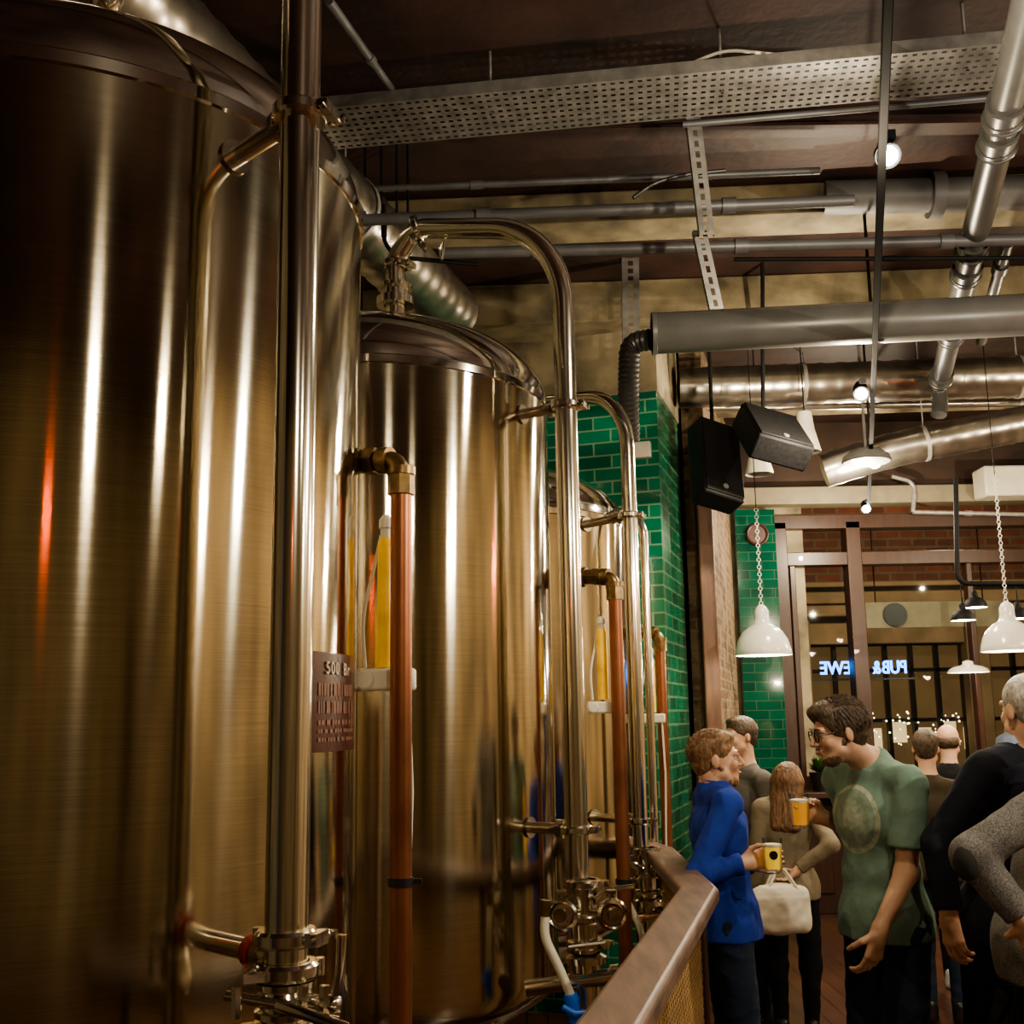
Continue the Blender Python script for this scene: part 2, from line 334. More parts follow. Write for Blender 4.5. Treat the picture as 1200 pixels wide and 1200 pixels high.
path=fillet([atz(P1,.55),atz(P1,3.62),V((top1.x,top1.y,3.60)),top1],[.3,.12])
zA=W(345,135,1.908).z; zB=W(335,1098,1.908).z
v1=vent(P1,tc[0],path,.038,[(zA,0),(zB,1)],.55,'thick polished steel pipe clamped to the tank with the plate',(1,-.3,0))
z=W(335,1170,1.9).z
b=MB(); butterfly(b,atz(P1,z),(0,0,1),.038,(.9,-.45,0)); clamp(b,atz(P1,z+.045),(0,0,1),.040,(-1,-.4,0)); clamp(b,atz(P1,z-.05),(0,0,1),.040,(-1,-.4,0))
for s in (-.07,.04,.075): b.cyl(atz(P1,z-.02)+V((s,-.05,0)),atz(P1,z+.03)+V((s,-.05,0)),.009,seg=6)
b.cyl(atz(P1,z)+V((-.09,-.045,.015)),atz(P1,z)+V((.10,-.045,-.02)),.009,seg=10)
b.tube([atz(P1,z)+V((.0,-.05,.0)),atz(P1,z)+V((.06,-.08,-.01)),atz(P1,z)+V((.12,-.09,-.03))],[.012,.010,.012],10)
b.make('butterfly_valve',pipe_st,v1)

neck2=W(463,345,4.12); 
zc2=W(650,268,3.72).z
path=fillet([atz(P2,.45),atz(P2,zc2),W(487,268,4.06),W(463,305,4.11),neck2+V((0,0,-.1))],[.30,.06,.05],12)
v2=vent(P2,tc[1],path,.040,[(W(665,476,3.717).z,0),(W(675,972,3.717).z,0)],.45,'polished steel pipe arching over the tank top',(1,-.3,0))
b=MB(); b.lathe([(.045,-.02),(.075,-.02),(.075,.012),(.055,.02),(.055,.05),(.07,.05),(.07,.065),(.045,.065)],neck2+V((0,0,-.03)),(0,0,1),28)
clamp(b,W(467,310,4.11),(-.2,.1,-1),.041,(1,-.5,0)); clamp(b,W(489,270,4.06),(1,-.2,.3),.041,(0,0,-1)); 
k=W(515,292,4.0); b.tube([k,k+V((.02,0,.03)),k+V((.01,-.01,-.05))],[.01,.012,.006],8); b.cyl(W(489,270,4.06),W(485,255,4.06),.008,seg=8)
b.make('neck_fitting',pipe_st,v2)
path=fillet([atz(P3,.5),atz(P3,W(740,462,4.83).z),V((tc[2].x+.1,tc[2].y,W(640,470,5.5).z)),V((tc[2].x+.1,tc[2].y,2.9))],[.26,.1],10)
v3=vent(P3,tc[2],path,.034,[(W(742,604,4.83).z,0),(W(746,962,4.83).z,0)],.5,'polished steel pipe curving over the tank beside the column',(1,-.3,0))
P4=W(762,840,5.15); path=fillet([atz(P4,.02),atz(P4,W(757,600,5.15).z),V((P4.x-.25,P4.y+.25,W(757,590,5.2).z))],[.12],8)
MB().tube(path,.02,14).make('steel_pipe',pipe_st,label='thin steel pipe standing beside the thicker tank pipe',cat='pipe')

def cluster(P,label,s=1.0,blue=True):
    t=thing('valve_cluster',P,label,'valve','tank valve clusters')
    x=V((1,0,0)); y=V((0,-1,0)); z=V((0,0,1))
    def o(a,bb,c_): return P+x*a*s+y*bb*s+z*c_*s
    b=MB(); clamp(b,o(0,0,.09),z,.042*s,(1,-.3,0)); clamp(b,o(0,0,-.02),z,.042*s,(-1,-.3,0)); clamp(b,o(0,0,-.10),z,.044*s,(1,-.6,0)); b.cyl(o(0,0,-.13),o(0,0,.10),.042*s)
    b.lathe([(.045*s,-.02),(.07*s,-.02),(.07*s,.0),(.05*s,.01)],o(0,0,-.14),z,24); b.cyl(o(-.06,.06,-.10),o(.06,.05,-.09),.008*s,seg=8); b.make('pipe_fitting',pipe_st,t)
    b=MB(); k=o(.03,.06,.05); b.cyl(o(0,0,.05),k,.010*s,seg=10); b.tube([k,k+z*.03*s+x*.04*s,k+z*.035*s+x*.13*s],[.008*s,.007*s,.010*s],10); b.make('valve_handle',pipe_st,t)
    for dx in (-.075,.085):
        b=MB(); b.cyl(o(0,.02,.01),o(dx,.03,.0),.018*s,seg=14); b.lathe([(.001,-.02*s),(.045*s,-.02*s),(.052*s,-.01*s),(.052*s,.014*s),(.044*s,.02*s),(.034*s,.012*s),(.001,.012*s)],o(dx,.05,0),(dx*3,-1,0),24)
        b.cyl(o(dx,.05,0),o(dx,.05,.065),.010*s,seg=10); b.box(o(dx,.05,.07),(.03*s,.05*s,.012*s)); b.make('sample_valve',pipe_st,t)
        MB().disc(o(dx+dx*.12,.066,0),(dx*3,-1,0),.001,.022*s,.008*s).make('valve_face',brass,t)
    b=MB(); b.cyl(o(-.2,0,-.24),o(.10,.02,-.20),.026*s); b.lathe([(.026*s,-.02),(.036*s,-.02),(.036*s,.01),(.026*s,.01)],o(.10,.02,-.20),V((.3,-.02,.04)),20); b.cyl(o(0,0,-.3),o(0,0,-.12),.03*s); b.make('drain_pipe',pipe_st,t)
    b=MB().tube(fillet([o(-.13,.07,.02),o(-.14,.08,-.06),o(-.09,.09,-.16),o(-.045,.1,-.27),o(-.03,.1,-.5)],.05*s,5),.015*s,12); b.make('hose',whiteplastic,t,label='white plastic hose')
    b=MB(); b.cyl(o(-.135,.07,.0),o(-.13,.07,.05),.019*s,seg=14); b.make('hose_connector',brass,t)
    if blue:
        b=MB(); b.tube([o(-.058,.1,-.235),o(-.055,.1,-.25),o(-.052,.1,-.265),o(-.045,.1,-.31),o(-.042,.1,-.325),o(-.040,.1,-.34)],[.020*s,.025*s,.021*s,.021*s,.025*s,.020*s],16)
        b.cyl(o(-.048,.1,-.288),o(-.046,.13,-.288),.010*s,seg=12); b.tube([o(-.085,.132,-.265),o(-.048,.136,-.288),o(-.010,.134,-.285)],[.009*s,.013*s,.008*s],10); b.make('hose_valve',bluep,t,label='blue plastic valve')
    return t
cluster(V((P2.x+.02,P2.y-.02,W(680,1068,3.7).z)),'steel sample valves with white hose and blue valve')
cluster(V((P3.x+.02,P3.y-.02,W(748,1020,4.8).z)),'steel sample valves with white hose beside the column',.9,False)

cps=[(470,548,2.6,.60,405),(720,682,4.16,.5,683),(773,747,5.5,.5,752)]
for i,(px,py,dep,_,xt) in enumerate(cps):
    top=W(px,py,dep); P=V((top.x,top.y,.0))
    t=thing('copper_pipe',P,['copper pipe dropping from a brass fitting beside the name plate','copper pipe dropping from a brass fitting between two tanks','copper pipe dropping beside the green tiled column'][i],'pipe','copper tank pipes')
    MB().tube([P,top+V((0,0,-.05))],.0265,20).make('pipe_tube',copper,t)
    s=W(xt-4,py-6,dep+.08); 
    b=MB(); d=(V((top.x,top.y,top.z+.02))-s)
    b.tube(fillet([s,top+V((0,0,.02)),top+V((0,0,-.06))],.04,6),.024,18)
    b.cyl(top+V((0,0,-.07)),top+V((0,0,-.02)),.034,seg=8); b.cyl(top+V((0,0,-.02)),top+V((0,0,.0)),.036,seg=20)
    dn=d.normalized(); 
    for k,rr,l in ((.10,.038,.035),(.32,.032,.03),(.52,.036,.03),(.74,.034,.03)): b.cyl(s+d*k-dn*l*.5,s+d*k+dn*l*.5,rr,seg=6 if k in(.32,.52) else 20)
    b.cyl(s+V((-.03,.03,0)),s+dn*.02,.042,seg=20)
    b.make('pipe_fitting',brass,t)
    zz=W(px,1033,dep).z
    b=MB().disc(V((top.x,top.y,zz)),(0,0,1),.026,.031,.02); b.box(V((top.x+.035,top.y,zz)),(.03,.012,.012)); b.make('cable_tie',black,t)
    g=W(452,700,2.66) if i==0 else (W(706,775,4.2) if i==1 else W(763,800,5.45))
    s=1.0 if i==0 else .85
    h=.175*s*1
    tg=thing('sight_gauge',g-V((0,0,h)),['yellow tube level gauge with white bracket beside the name plate','yellow tube level gauge between two tanks','yellow tube level gauge beside the green tiled column'][i],'gauge','sight gauges')
    MB().lathe([(.001,-h),(.021,-h),(.021,h*.75),(.012,h*.9),(.001,h*.9)],g,seg=20).make('gauge_tube',yellow,tg)
    b=MB().lathe([(.010,h*.85),(.014,h*.87),(.014,h*1.0),(.018,h*1.0),(.018,h*1.12),(.008,h*1.2),(.001,h*1.2)],g,seg=16); b.make('gauge_cap',whiteplastic,tg)
    b=MB().box(g+V((0,.0,-h-.03)),(.15*s,.05,.055*s)); b.cyl(g+V((-.05*s,-.01,-h-.03)),g+V((-.05*s,-.03,-h-.03)),.028*s); b.make('gauge_bracket',whiteplastic,tg,bevel=.008)
    b=MB().tube(fillet([g+V((-.05*s,0,-h)),g+V((-.06*s,.0,-h*.3)),g+V((-.03*s,.01,h*.45)),g+V((-.012,.0,h*.9))],.06,6),.0045,8); b.make('gauge_hose',whiteplastic,tg)
    b=MB().tube([g+V((.055*s,0,-h-.03)),g+V((.065*s,0,-h-.3)),g+V((.05*s,0,-h-.75)),g+V((.04*s,0,-1.4))],.005,8); b.make('drain_hose',whiteplastic,tg)

# ---------------------------------------------------------------- handrail
rz=W(840,1050,3.75).z
ra=W(748,1200,2.25); A0=V((ra.x,ra.y,rz))-U*1.2; A1=V((W(822,1050,3.75).x,3.80,rz)); A2=V((W(779,1013,4.75).x,4.9,rz)); A3=A2+V((-.10,.45,0))
t=thing('handrail',V((A1.x,A1.y,0)),'wide brown wooden handrail with woven brass mesh panels','railing')
def sweep(b,pts,w,h):
    n=len(pts); vs=[];fs=[]; prof=[(-w/2,-h*.5),(w/2,-h*.5),(w/2,h*.25),(w*.42,h*.5),(-w*.42,h*.5),(-w/2,h*.25)]; m=len(prof)
    for i,pnt in enumerate(pts):
        d0=(pnt-pts[i-1]).normalized() if i else None; d1=(pts[i+1]-pnt).normalized() if i<n-1 else None
        tt=((d0 or d1)+(d1 or d0)).normalized(); nn=V((tt.y,-tt.x,0)); k=1/max(.5,nn.dot(V(((d0 or d1).y,-(d0 or d1).x,0))))
        vs+=[pnt+nn*a*k+V((0,0,c_)) for a,c_ in prof]
    for i in range(n-1):
        for k in range(m):
            k2=(k+1)%m; fs.append((i*m+k,(i+1)*m+k,(i+1)*m+k2,i*m+k2))
    fs.append(tuple(range(m))); fs.append(tuple((n-1)*m+k for k in range(m-1,-1,-1))); b.add(vs,fs)
b=MB(); sweep(b,[A0,A1,A2,A3],.135,.05); b.make('rail_cap',railw,t,bevel=.006,ang=20)
b=MB(); sweep(b,[A0-V((0,0,.045)),A1-V((0,0,.045)),A2-V((0,0,.045)),A3-V((0,0,.045))],.05,.04); b.make('rail_apron',dwood,t,ang=20)
for q in (A0+U*.3,A1,A2):
    MB().box(V((q.x,q.y,(rz-.06)/2)),(.04,.04,rz-.06),RU).make('rail_post',dwood,t,bevel=.006)
def mesh_panel(p0,p1):
    b=MB(); d=p1-p0; L_=d.length; dn=d.normalized(); z0,z1=.12,rz-.07; H_=z1-z0; st=.036
    k=-int(H_/st)
    while k*st<L_:
        for sg in (1,-1):
            a=k*st; s0=max(a,0); s1=min(a+H_,L_)
            if s1>s0:
                za=z0+(s0-a); zb=z0+(s1-a)
                if sg<0: za,zb=z0+z1-za,z0+z1-zb
                pa=p0+dn*s0; pb=p0+dn*s1
                b.cyl(V((pa.x,pa.y,za)),V((pb.x,pb.y,zb)),.0032,seg=5)
        k+=1
    b.make('mesh_panel',weave,t,label='woven brass mesh infill')
    MB().box(V(((p0.x+p1.x)/2,(p0.y+p1.y)/2,z0)),(L_,.03,.03),rotz(math.atan2(d.y,d.x))).make('bottom_rail',dwood,t)
mesh_panel(A0+U*.3,A1); mesh_panel(A1,A2)

# ---------------------------------------------------------------- overhead services
def perforated(b,p0,p1,wv,cell=.05,nw=5,up=V((0,0,1)),flange=.05,slot=(.62,.42)):
    d=p1-p0; n=int(d.length/cell); 
    for i in range(n):
        for k in range(nw):
            o=p0+d*(i/n)+wv*(k/nw); a=d/n; c_=wv/nw; q=[]
            for (s,t_) in ((0,0),(1,0),(1,1),(0,1)): q.append(o+a*s+c_*t_)
            l0,l1=(1-slot[0])/2,(1+slot[0])/2; m0,m1=(1-slot[1])/2,(1+slot[1])/2
            for (s,t_) in ((l0,m0),(l1,m0),(l1,m1),(l0,m1)): q.append(o+a*s+c_*t_)
            b.add(q,[(0,1,5,4),(1,2,6,5),(2,3,7,6),(3,0,4,7)])
    if flange:
        for o in (p0,p0+wv): b.add([o,o+d,o+d+up*flange,o+up*flange],[(0,1,2,3)])
HT=W(1170,52,3.49).z
tl=W(372,118,3.83); tr=W(1240,50,3.46); tl.z=tr.z=HT
tl0=tl-(tr-tl)*.05; tr1=tr+(tr-tl)*.08
b=MB(); wv=V((.04,.30,0)); perforated(b,tl0,tr1,wv,.034,8,slot=(.5,.34)); 
b.make('cable_tray',traym,label='perforated galvanised cable tray hung below the ceiling',cat='cable tray',smooth=False)
b=MB().tube([W(800,146,4.0),W(1240,108,3.85)],.014,10); b.make('support_channel',condm,label='grey channel running under the cable tray',cat='channel')
for i in range(3):
    x=tl.lerp(tr,.25+.33*i); MB().cyl(V((x.x,x.y+.15,HT)),V((x.x,x.y+.15,CZ)),.006,seg=8).make('threaded_rod',galv,label='threaded rod holding the cable tray',cat='rod',group='tray rods')
MB().tube(fillet([W(815,72,3.7),W(850,58,3.7),W(930,66,3.7),W(980,70,3.75)],.1,5),.006,8).make('white_cable',whiteplastic,label='white cable lying over the cable tray',cat='cable')
def strut(p0,p1,w,lab):
    b=MB(); perforated(b,p0,p1,V((w,0,0)),.045,1,up=V((0,1,0)),flange=.03,slot=(.6,.3)); b.make('strut_channel',traym,label=lab,cat='channel',smooth=False)
strut(W(804,138,4.0),W(820,275,4.0),.060,'slotted steel strut hanging from the cable tray')
strut(W(812,270,4.05),W(832,362,4.05),.055,'slotted steel strut below the conduits')
strut(W(728,243,5.85),W(730,430,5.85),.10,'slotted steel strut hanging beside the cream column')
def conduit(pts,r,lab,m=None,n='conduit',fr=.1,hang=True):
    t=thing(n,pts[0],lab,'conduit'); pth=fillet(pts,fr,6) if len(pts)>2 else pts
    MB().tube(pth,r,14).make('pipe_tube',m or condm,t)
    a,c_=V(pts[0]),V(pts[1]); nn=max(1,int((c_-a).length/.8)); dn=(c_-a).normalized()
    for k in range(nn):
        o=a.lerp(c_,(k+.5)/nn); MB().cyl(o-dn*.03,o+dn*.03,r*1.35,seg=14).make('pipe_coupling',m or condm,t)
    return t
conduit([W(425,258,4.4),W(1000,235,4.3)],.026,'grey steel conduit crossing below the ceiling')
conduit([W(425,222,4.5),W(960,200,4.5)],.016,'thin grey steel conduit')
conduit([W(515,297,4.5),W(1230,280,4.4)],.026,'grey steel conduit crossing below the ceiling')
conduit([W(860,304,4.6),W(1230,302,4.5)],.010,'thin dark conduit below the larger one',blackm)
conduit([W(450,240,4.5),W(450,300,4.5),W(560,310,4.6)],.01,'thin black conduit drop',blackm)
conduit([W(385,0,2.9),W(470,120,4.0)],.014,'thin grey conduit running under the ceiling')
for px in (428,447,465,478): MB().cyl(W(px,170,4.5),W(px,262,4.5),.006,seg=8).make('threaded_rod',blackm,label='black threaded rod holding the conduits',cat='rod',group='conduit rods')
MB().tube(fillet([W(742,232,4.2),W(765,215,4.2),W(800,205,4.2),W(850,200,4.2)],.05,4),.009,8).make('black_cable',black,label='black cable clipped along the conduit',cat='cable')
conduit([W(965,232,5.0),W(1230,225,4.9)],.085,'wide grey plastic duct below the ceiling',mat('grey_pvc',(.075,.072,.072),.5))
d0=W(766,391,5.0); d1=W(1260,366,4.85)
t=thing('ventilation_duct',d0,'large smooth grey painted duct','duct')
dn=(d1-d0).normalized(); b=MB().tube([d0,d0+dn*.01,d1],[.094,.10,.10],32); b.make('duct_body',greypl,t)
b=MB().lathe([(.1,-.01),(.104,-.008),(.104,.012),(.1,.014)],d0+dn*.0,dn,32); b.make('duct_collar',greypl,t)
pth=fillet([d0+V((-.02,0,-.03)),W(738,402,5.05),W(736,450,5.1),W(738,520,5.2)],.12,8)
pp=[]; rr=[]
for i in range(len(pth)-1):
    nseg=max(1,int((pth[i+1]-pth[i]).length/.012))
    for k in range(nseg): pp.append(pth[i].lerp(pth[i+1],k/nseg)); rr.append(.05+(.004 if len(pp)%2 else -.002))
MB().tube(pp,rr,18).make('flexible_hose',mat('ribbed_black_hose',(.03,.028,.025),.35),label='black ribbed flexible hose bending down the column',cat='hose')
def duct(pts,r,lab,m=spiral,rib=.12,fr=.25,hangs=(.3,.8)):
    t=thing('spiral_duct',pts[0],lab,'duct')
    pth=fillet(pts,fr,8) if len(pts)>2 else [V(p) for p in pts]; pp=[];rr=[]
    for i in range(len(pth)-1):
        L_=(pth[i+1]-pth[i]).length; n=max(1,int(L_/(rib/4)))
        for k in range(n):
            pp.append(pth[i].lerp(pth[i+1],k/n)); rr.append(r*(1.035 if len(pp)%4==0 else 1))
    pp.append(pth[-1]); rr.append(r)
    MB().tube(pp,rr,28).make('duct_body',m,t,ang=50)
    for h in hangs:
        q=pp[int(h*(len(pp)-1))]; dd=(pp[min(len(pp)-1,int(h*(len(pp)-1))+1)]-pp[int(h*(len(pp)-1))-1]).normalized()
        b=MB(); b.lathe([(r*1.03,-.012),(r*1.06,-.012),(r*1.06,.012),(r*1.03,.012)],q,dd,28)
        if q.z+r<CZ: b.cyl(q+V((0,0,r)),V((q.x,q.y,CZ)),.005,seg=8)
        b.make('duct_hanger',galv,t)
    return t
duct([W(795,455,6.9),W(1300,438,6.7)],.135,'silver spiral ventilation duct crossing the room')
duct([W(800,478,7.6),W(950,476,7.6),W(1300,470,7.5)],.03,'slim steel pipe under the spiral duct')
duct([W(965,552,7.3),W(1040,528,7.2),W(1290,478,7.0)],.12,'silver spiral duct bending towards the wall')
duct([W(505,345,5.5)+U*.30,W(505,345,5.5)-U*4.2],.165,'silver spiral duct running above the tanks')
dp=W(1185,100,3.3); e=dp+U*3.4; s=dp-U*1.6
t=thing('soil_pipe',s,'grey soil pipe with collars running below the ceiling','pipe')
b=MB().tube([s,e],.058,24); b.make('pipe_tube',soil,t)
for k in (.15,.9,1.75,1.95,2.9,3.2,4.1,4.9):
    b=MB(); q=s+U*k; b.lathe([(.058,-.05),(.07,-.05),(.07,-.03),(.066,.03),(.07,.03),(.07,.05),(.058,.05)],q,U,24); b.ring(q+U*.06,U,.067,.008); b.make('pipe_collar',soil,t)
MB().tube(fillet([e-U*.01,e+U*.12,e+U*.12+V((0,0,-.12)),e+U*.1+V((-.02,0,-.2))],.09,6),.05,20).make('pipe_bend',soil,t)
conduit([W(1180,285,4.8),W(1165,340,5.2),W(1150,400,6.2)],.03,'grey pipe beside the soil pipe',soil,fr=.05)
# track + spots
pt=[W(1040,182,3.22),W(1009,460,5.55),W(1025,541,7.1),W(1015,595,8.7)]
ta=W(1035,150,3.0)-V((W(1018,590,8.6)-W(1035,150,3.0)))*.6; tb=W(1018,590,8.6)
t=thing('lighting_track',ta,'black ceiling lighting track running along the room','lighting track')
dd=tb-ta; b=MB(); Rm=dd.to_track_quat('X','Z').to_matrix(); b.box((ta+tb)/2,(dd.length,.026,.030),Rm); b.box((ta+tb)/2+V((0,0,.03)),(dd.length,.016,.02),Rm); b.make('track_rail',mat('track_black',(.003,.003,.003),.8,0,spec=.02),t,bevel=.003)
for k in (.6,.8,.95):
    q=ta.lerp(tb,k); MB().cyl(q,V((q.x,q.y,CZ)),.008,seg=8).make('suspension_rod',blackm,t)
def lampsrc(name,par,off,power,color,dirv=None,size=160,soft=.03):
    l=bpy.data.lights.new(name,'POINT'); l.energy=power; l.color=color; l.shadow_soft_size=soft
    lo=bpy.data.objects.new(name,l); C.objects.link(lo); lo.location=off; lo.parent=par
def spot(q,tr_pt,lab,power,m=blackm,k=1.0):
    t=thing('spotlight',q,lab,'spotlight','track spotlights')
    d=V((-.30,-1.0,-.62)).normalized()
    b=MB().lathe([(.001,-.10),(.034,-.10),(.038,-.09),(.038,.0),(.041,.01),(.041,.03),(.037,.03),(.034,.005)],q,d,24); b.make('lamp_housing',m,t)
    b=MB().tube([q-d*.06,V((q.x,q.y,tr_pt.z))],.008,8); b.box(V((q.x,q.y,tr_pt.z)),(.03,.09,.03)); b.make('mounting_arm',m,t)
    MB().lathe([(.001,.036),(.018,.035),(.030,.029)],q,d,20).make('lamp_lens',ledm,t,label='glowing lens')
    lampsrc('spot_light_source',t,d*.16+V((-.08,0,-.10)),power,LC,soft=.02)
for i,q in enumerate(pt):
    s=ta.lerp(tb,(q.y-ta.y)/(tb.y-ta.y)); spot(q,V((s.x,s.y,max(s.z,q.z+.05))),'glowing track spotlight under the ceiling',[65,95,70,75][i], whitep if i==2 else blackm)
b=MB().lathe([(.001,.04),(.1,.04),(.15,.0),(.16,-.03),(.15,-.04),(.001,-.04)],W(1015,535,6.9),seg=32); q=W(1015,535,6.9); b.cyl(q+V((0,0,.03)),V((q.x,q.y,CZ)),.010,seg=8); b.make('ceiling_fan_unit',greypl,label='round grey ceiling unit beside the duct',cat='ceiling unit')
for q,pw,cl in (((.9,-1.1,3.3),85,LC),((2.5,1.8,3.0),125,(1,.91,.74)),((1.5,.35,3.1),16,LC),((4.2,4.2,3.1),125,LC),((4.4,.2,3.2),70,LC),((4.6,7.2,3.1),95,LC),((.05,-1.15,2.7),2.4,(1,.12,.03)),((3.0,3.5,2.7),6,(1,.16,.05))):  # out-of-view lamps added for the tank streaks and as aisle fill
    q=V(q); t=thing('added_aisle_lamp',q,'black lamp added out of view to light aisle and tanks' if pw>10 else 'small red lamp added for red streaks on the tanks','spotlight','added aisle lamps')
    MB().lathe([(.001,.1),(.03,.1),(.04,0),(.036,0),(.03,.05)],q,seg=20).make('lamp_housing',blackm,t)
    MB().cyl(q+V((0,0,.1)),V((q.x,q.y,CZ)),.004,seg=6).make('cord',blackm,t)
    MB().sph(q+V((0,0,.02)),.028).make('lamp_bulb',glowm if pw>10 else mat('added_red_bulb',(1,.1,.05),.5,emit=(1,.1,.03),es=8),t)  # red ones are added only to streak the tanks with red
    lampsrc('added_aisle_light',t,(0,0,-.05),pw,cl,None,168,.012)

def speaker(c,R_,sz,lab):
    t=thing('loudspeaker',c,lab,'loudspeaker','ceiling loudspeakers')
    MB().box(c,sz,R_).make('cabinet',darkpl,t,bevel=.015)
    f=R_@V((0,-1,0)); MB().box(c+f*(sz[1]/2+.004),(sz[0]*.93,.012,sz[2]*.94),R_).make('grille',darkpl,t,bevel=.004)
    u=R_@V((0,0,1)); b=MB(); b.box(c+u*(sz[2]/2+.02),(sz[0]*.3,.04,.03),R_); b.cyl(c+u*(sz[2]/2),V((c.x,c.y,CZ)),.012,seg=8); b.make('mounting_bracket',blackm,t)
    MB().disc(c+f*(sz[1]/2+.012)-u*sz[2]*.38,f,.001,.018,.004,16).make('badge',mat('grey_badge',(.3,.3,.3),.4,.5),t)
E=lambda x,y,z: (Matrix.Rotation(math.radians(z),3,'Z')@Matrix.Rotation(math.radians(y),3,'Y')@Matrix.Rotation(math.radians(x),3,'X'))
speaker(W(838,545,6.3),E(-20,12,22),(.28,.16,.56),'large black loudspeaker tilted down beside the tiled column')
speaker(W(905,512,5.95),E(-48,12,14),(.35,.16,.42),'large black loudspeaker angled toward the room')
def pendant(px,py,dep,rad,ztopy,m,lab,chain=True,grp='white pendants',cz=1.0):
    q=W(px,py,dep); t=thing('pendant_lamp',q,lab,'pendant lamp',grp); s=rad/.165
    prof=[(.163,0),(.165,.004),(.160,.03),(.145,.075),(.115,.115),(.075,.14),(.05,.152),(.043,.18),(.043,.215),(.03,.235),(.012,.25),(.001,.25)]
    inner=[(.163,0),(.157,.03),(.142,.072),(.112,.11),(.07,.134),(.001,.14)]
    MB().lathe([(a*s,b_*s*cz) for a,b_ in prof],q,seg=36).make('lamp_shade',m,t,ang=60)
    MB().lathe([(a*s,b_*s*cz) for a,b_ in inner],q,seg=36).make('shade_inside',whitep,t,ang=60)
    MB().sph(q+V((0,0,.05*s)),.035*s).make('bulb',glowm,t)
    zt=W(px,ztopy,dep).z
    if chain:
        b=MB(); z=q.z+.25*s; k=0
        while z<zt:
            b.ring(V((q.x,q.y,z+.014)),(1,0,0) if k%2 else (0,1,0),.011,.0028,10); z+=.022; k+=1
        b.make('chain',whitep,t)
        MB().cyl(V((q.x,q.y,zt)),V((q.x,q.y,CZ)),.003,seg=6).make('cord',blackm,t)
    else: MB().cyl(q+V((0,0,.24*s)),V((q.x,q.y,zt)),.004,seg=6).make('cord',blackm,t)
    lampsrc('pendant_light_source',t,(0,0,.0),12,LC)
pendant(895,768,6.4,.168,600,whitep,'white enamel pendant lamp on a chain beside the tiled pier',cz=1.2)
pendant(1184,763,6.5,.168,560,whitep,'white enamel pendant lamp on a chain by the window',cz=1.2)
pendant(1129,727,7.6,.085,684,blackm,'small black pendant lamp by the window',False,'black pendants')
pendant(1143,712,7.9,.085,684,blackm,'small black pendant lamp by the window',False,'black pendants')
pendant(1194,725,7.6,.085,684,blackm,'small black pendant lamp by the window',False,'black pendants')
pendant(1135,788,9.1,.17,700,whitep,'wide flat cream pendant lamp near the window',False,'flat pendants',cz=.4)
MB().tube(fillet([W(1120,560,7.6),W(1122,684,7.6),W(1240,684,7.6)],.08,5),.018,10).make('lamp_bar',blackm,label='black bar carrying the small pendant lamps',cat='lamp bar')
for px,py,dep in ((945,530,6.6),(890,556,6.9)):
    q=W(px,py,dep); t=thing('spotlight_can',q,'white conical downlight hanging below the duct','spotlight','white downlights')
    MB().lathe([(.09,0),(.092,.01),(.06,.14),(.045,.26),(.001,.27)],q,seg=24).make('lamp_shade',whiteplastic,t); MB().lathe([(.09,0),(.06,.05),(.001,.06)],q,seg=24).make('lamp_inside',galv,t)
    MB().cyl(q+V((0,0,.26)),V((q.x,q.y,CZ)),.004,seg=6).make('cord',blackm,t)
q=W(1188,566,9.238); MB().box(q,(.62,.26,.27)).make('air_conditioner',whiteplastic,label='white boxed unit mounted above the window',cat='air conditioner',bevel=.02)
conduit([W(1070,600,9.37),W(1200,603,9.37)],.02,'thin pale conduit above the window',galv); conduit([W(1070,600,9.37),W(1072,565,9.37),W(1045,558,9.37)],.02,'bent steel conduit above the window',galv,fr=.08)
q=W(885,628,9.47); b=MB().disc(q-V((0,.06,0)),(0,1,0),.001,.10,.05,28); b.ring(q-V((0,.09,0)),(0,1,0),.09,.012,28); b.cyl(q-V((0,.09,0)),q+V((0,.06,0)),.03); b.make('wall_alarm',mat('dark_red_bell',(.05,.015,.012),.4),label='round dark alarm bell above the tiled pier',cat='bell')

# ---------------------------------------------------------------- street outside
FY=17.0
stone=mat('night_stone',(.32,.24,.15),.8,0,var=.35,scale=1.5)
fac=thing('street_building',V((6,FY,0)),'brick and stone shopfront across the street at night','building')
b=MB(); b.box((6,FY+.4,5.4),(22,.3,5.0)); b.make('brick_facade',brick('facade_brick',(.20,.07,.045),(.12,.05,.04),(.16,.12,.085),.4,.14,.02,.8,.3),fac,smooth=False)
b=MB(); zb=W(1000,705,FY).z; b.box((6,FY+.2,zb+.1),(22,.35,.25)); b.box((6,FY+.25,zb-.35),(22,.3,.65)); 
for px in (940,1150,1240): x=W(px,800,FY).x; b.box((x,FY+.2,1.6),(.35,.4,3.4))
b.box((6,FY+.1,zb+.26),(22,.5,.08)); b.box((6,FY+.1,zb-.22),(22,.42,.05)); b.make('stone_surround',stone,fac,bevel=.02)
b=MB(); xa=W(955,800,FY).x; xb=W(1138,800,FY).x; z1=W(1000,752,FY).z
b.box(((xa+xb)/2,FY+.5,1.4),(xb-xa+4.5,.1,z1*1)); b.make('shop_interior',mat('shop_interior',(.05,.035,.02),.6,emit=(.55,.30,.11),es=.18,var=.8,scale=1.6),fac,smooth=False)
b=MB()
for k in range(9): x=xa+(xb-xa)*k/6; b.box((x,FY+.3,z1/2),(.06,.1,z1))
for z in (z1-.03,z1-.45,1.55,.8): b.box(((xa+xb)/2+.6,FY+.3,z),(xb-xa+1.6,.1,.06))
b.make('shop_window_frame',black,fac)
rl=random.Random(3)
lgt=mat('tiny_lights',(1,.9,.6),.5,emit=(1,.8,.5),es=5)
b=MB()
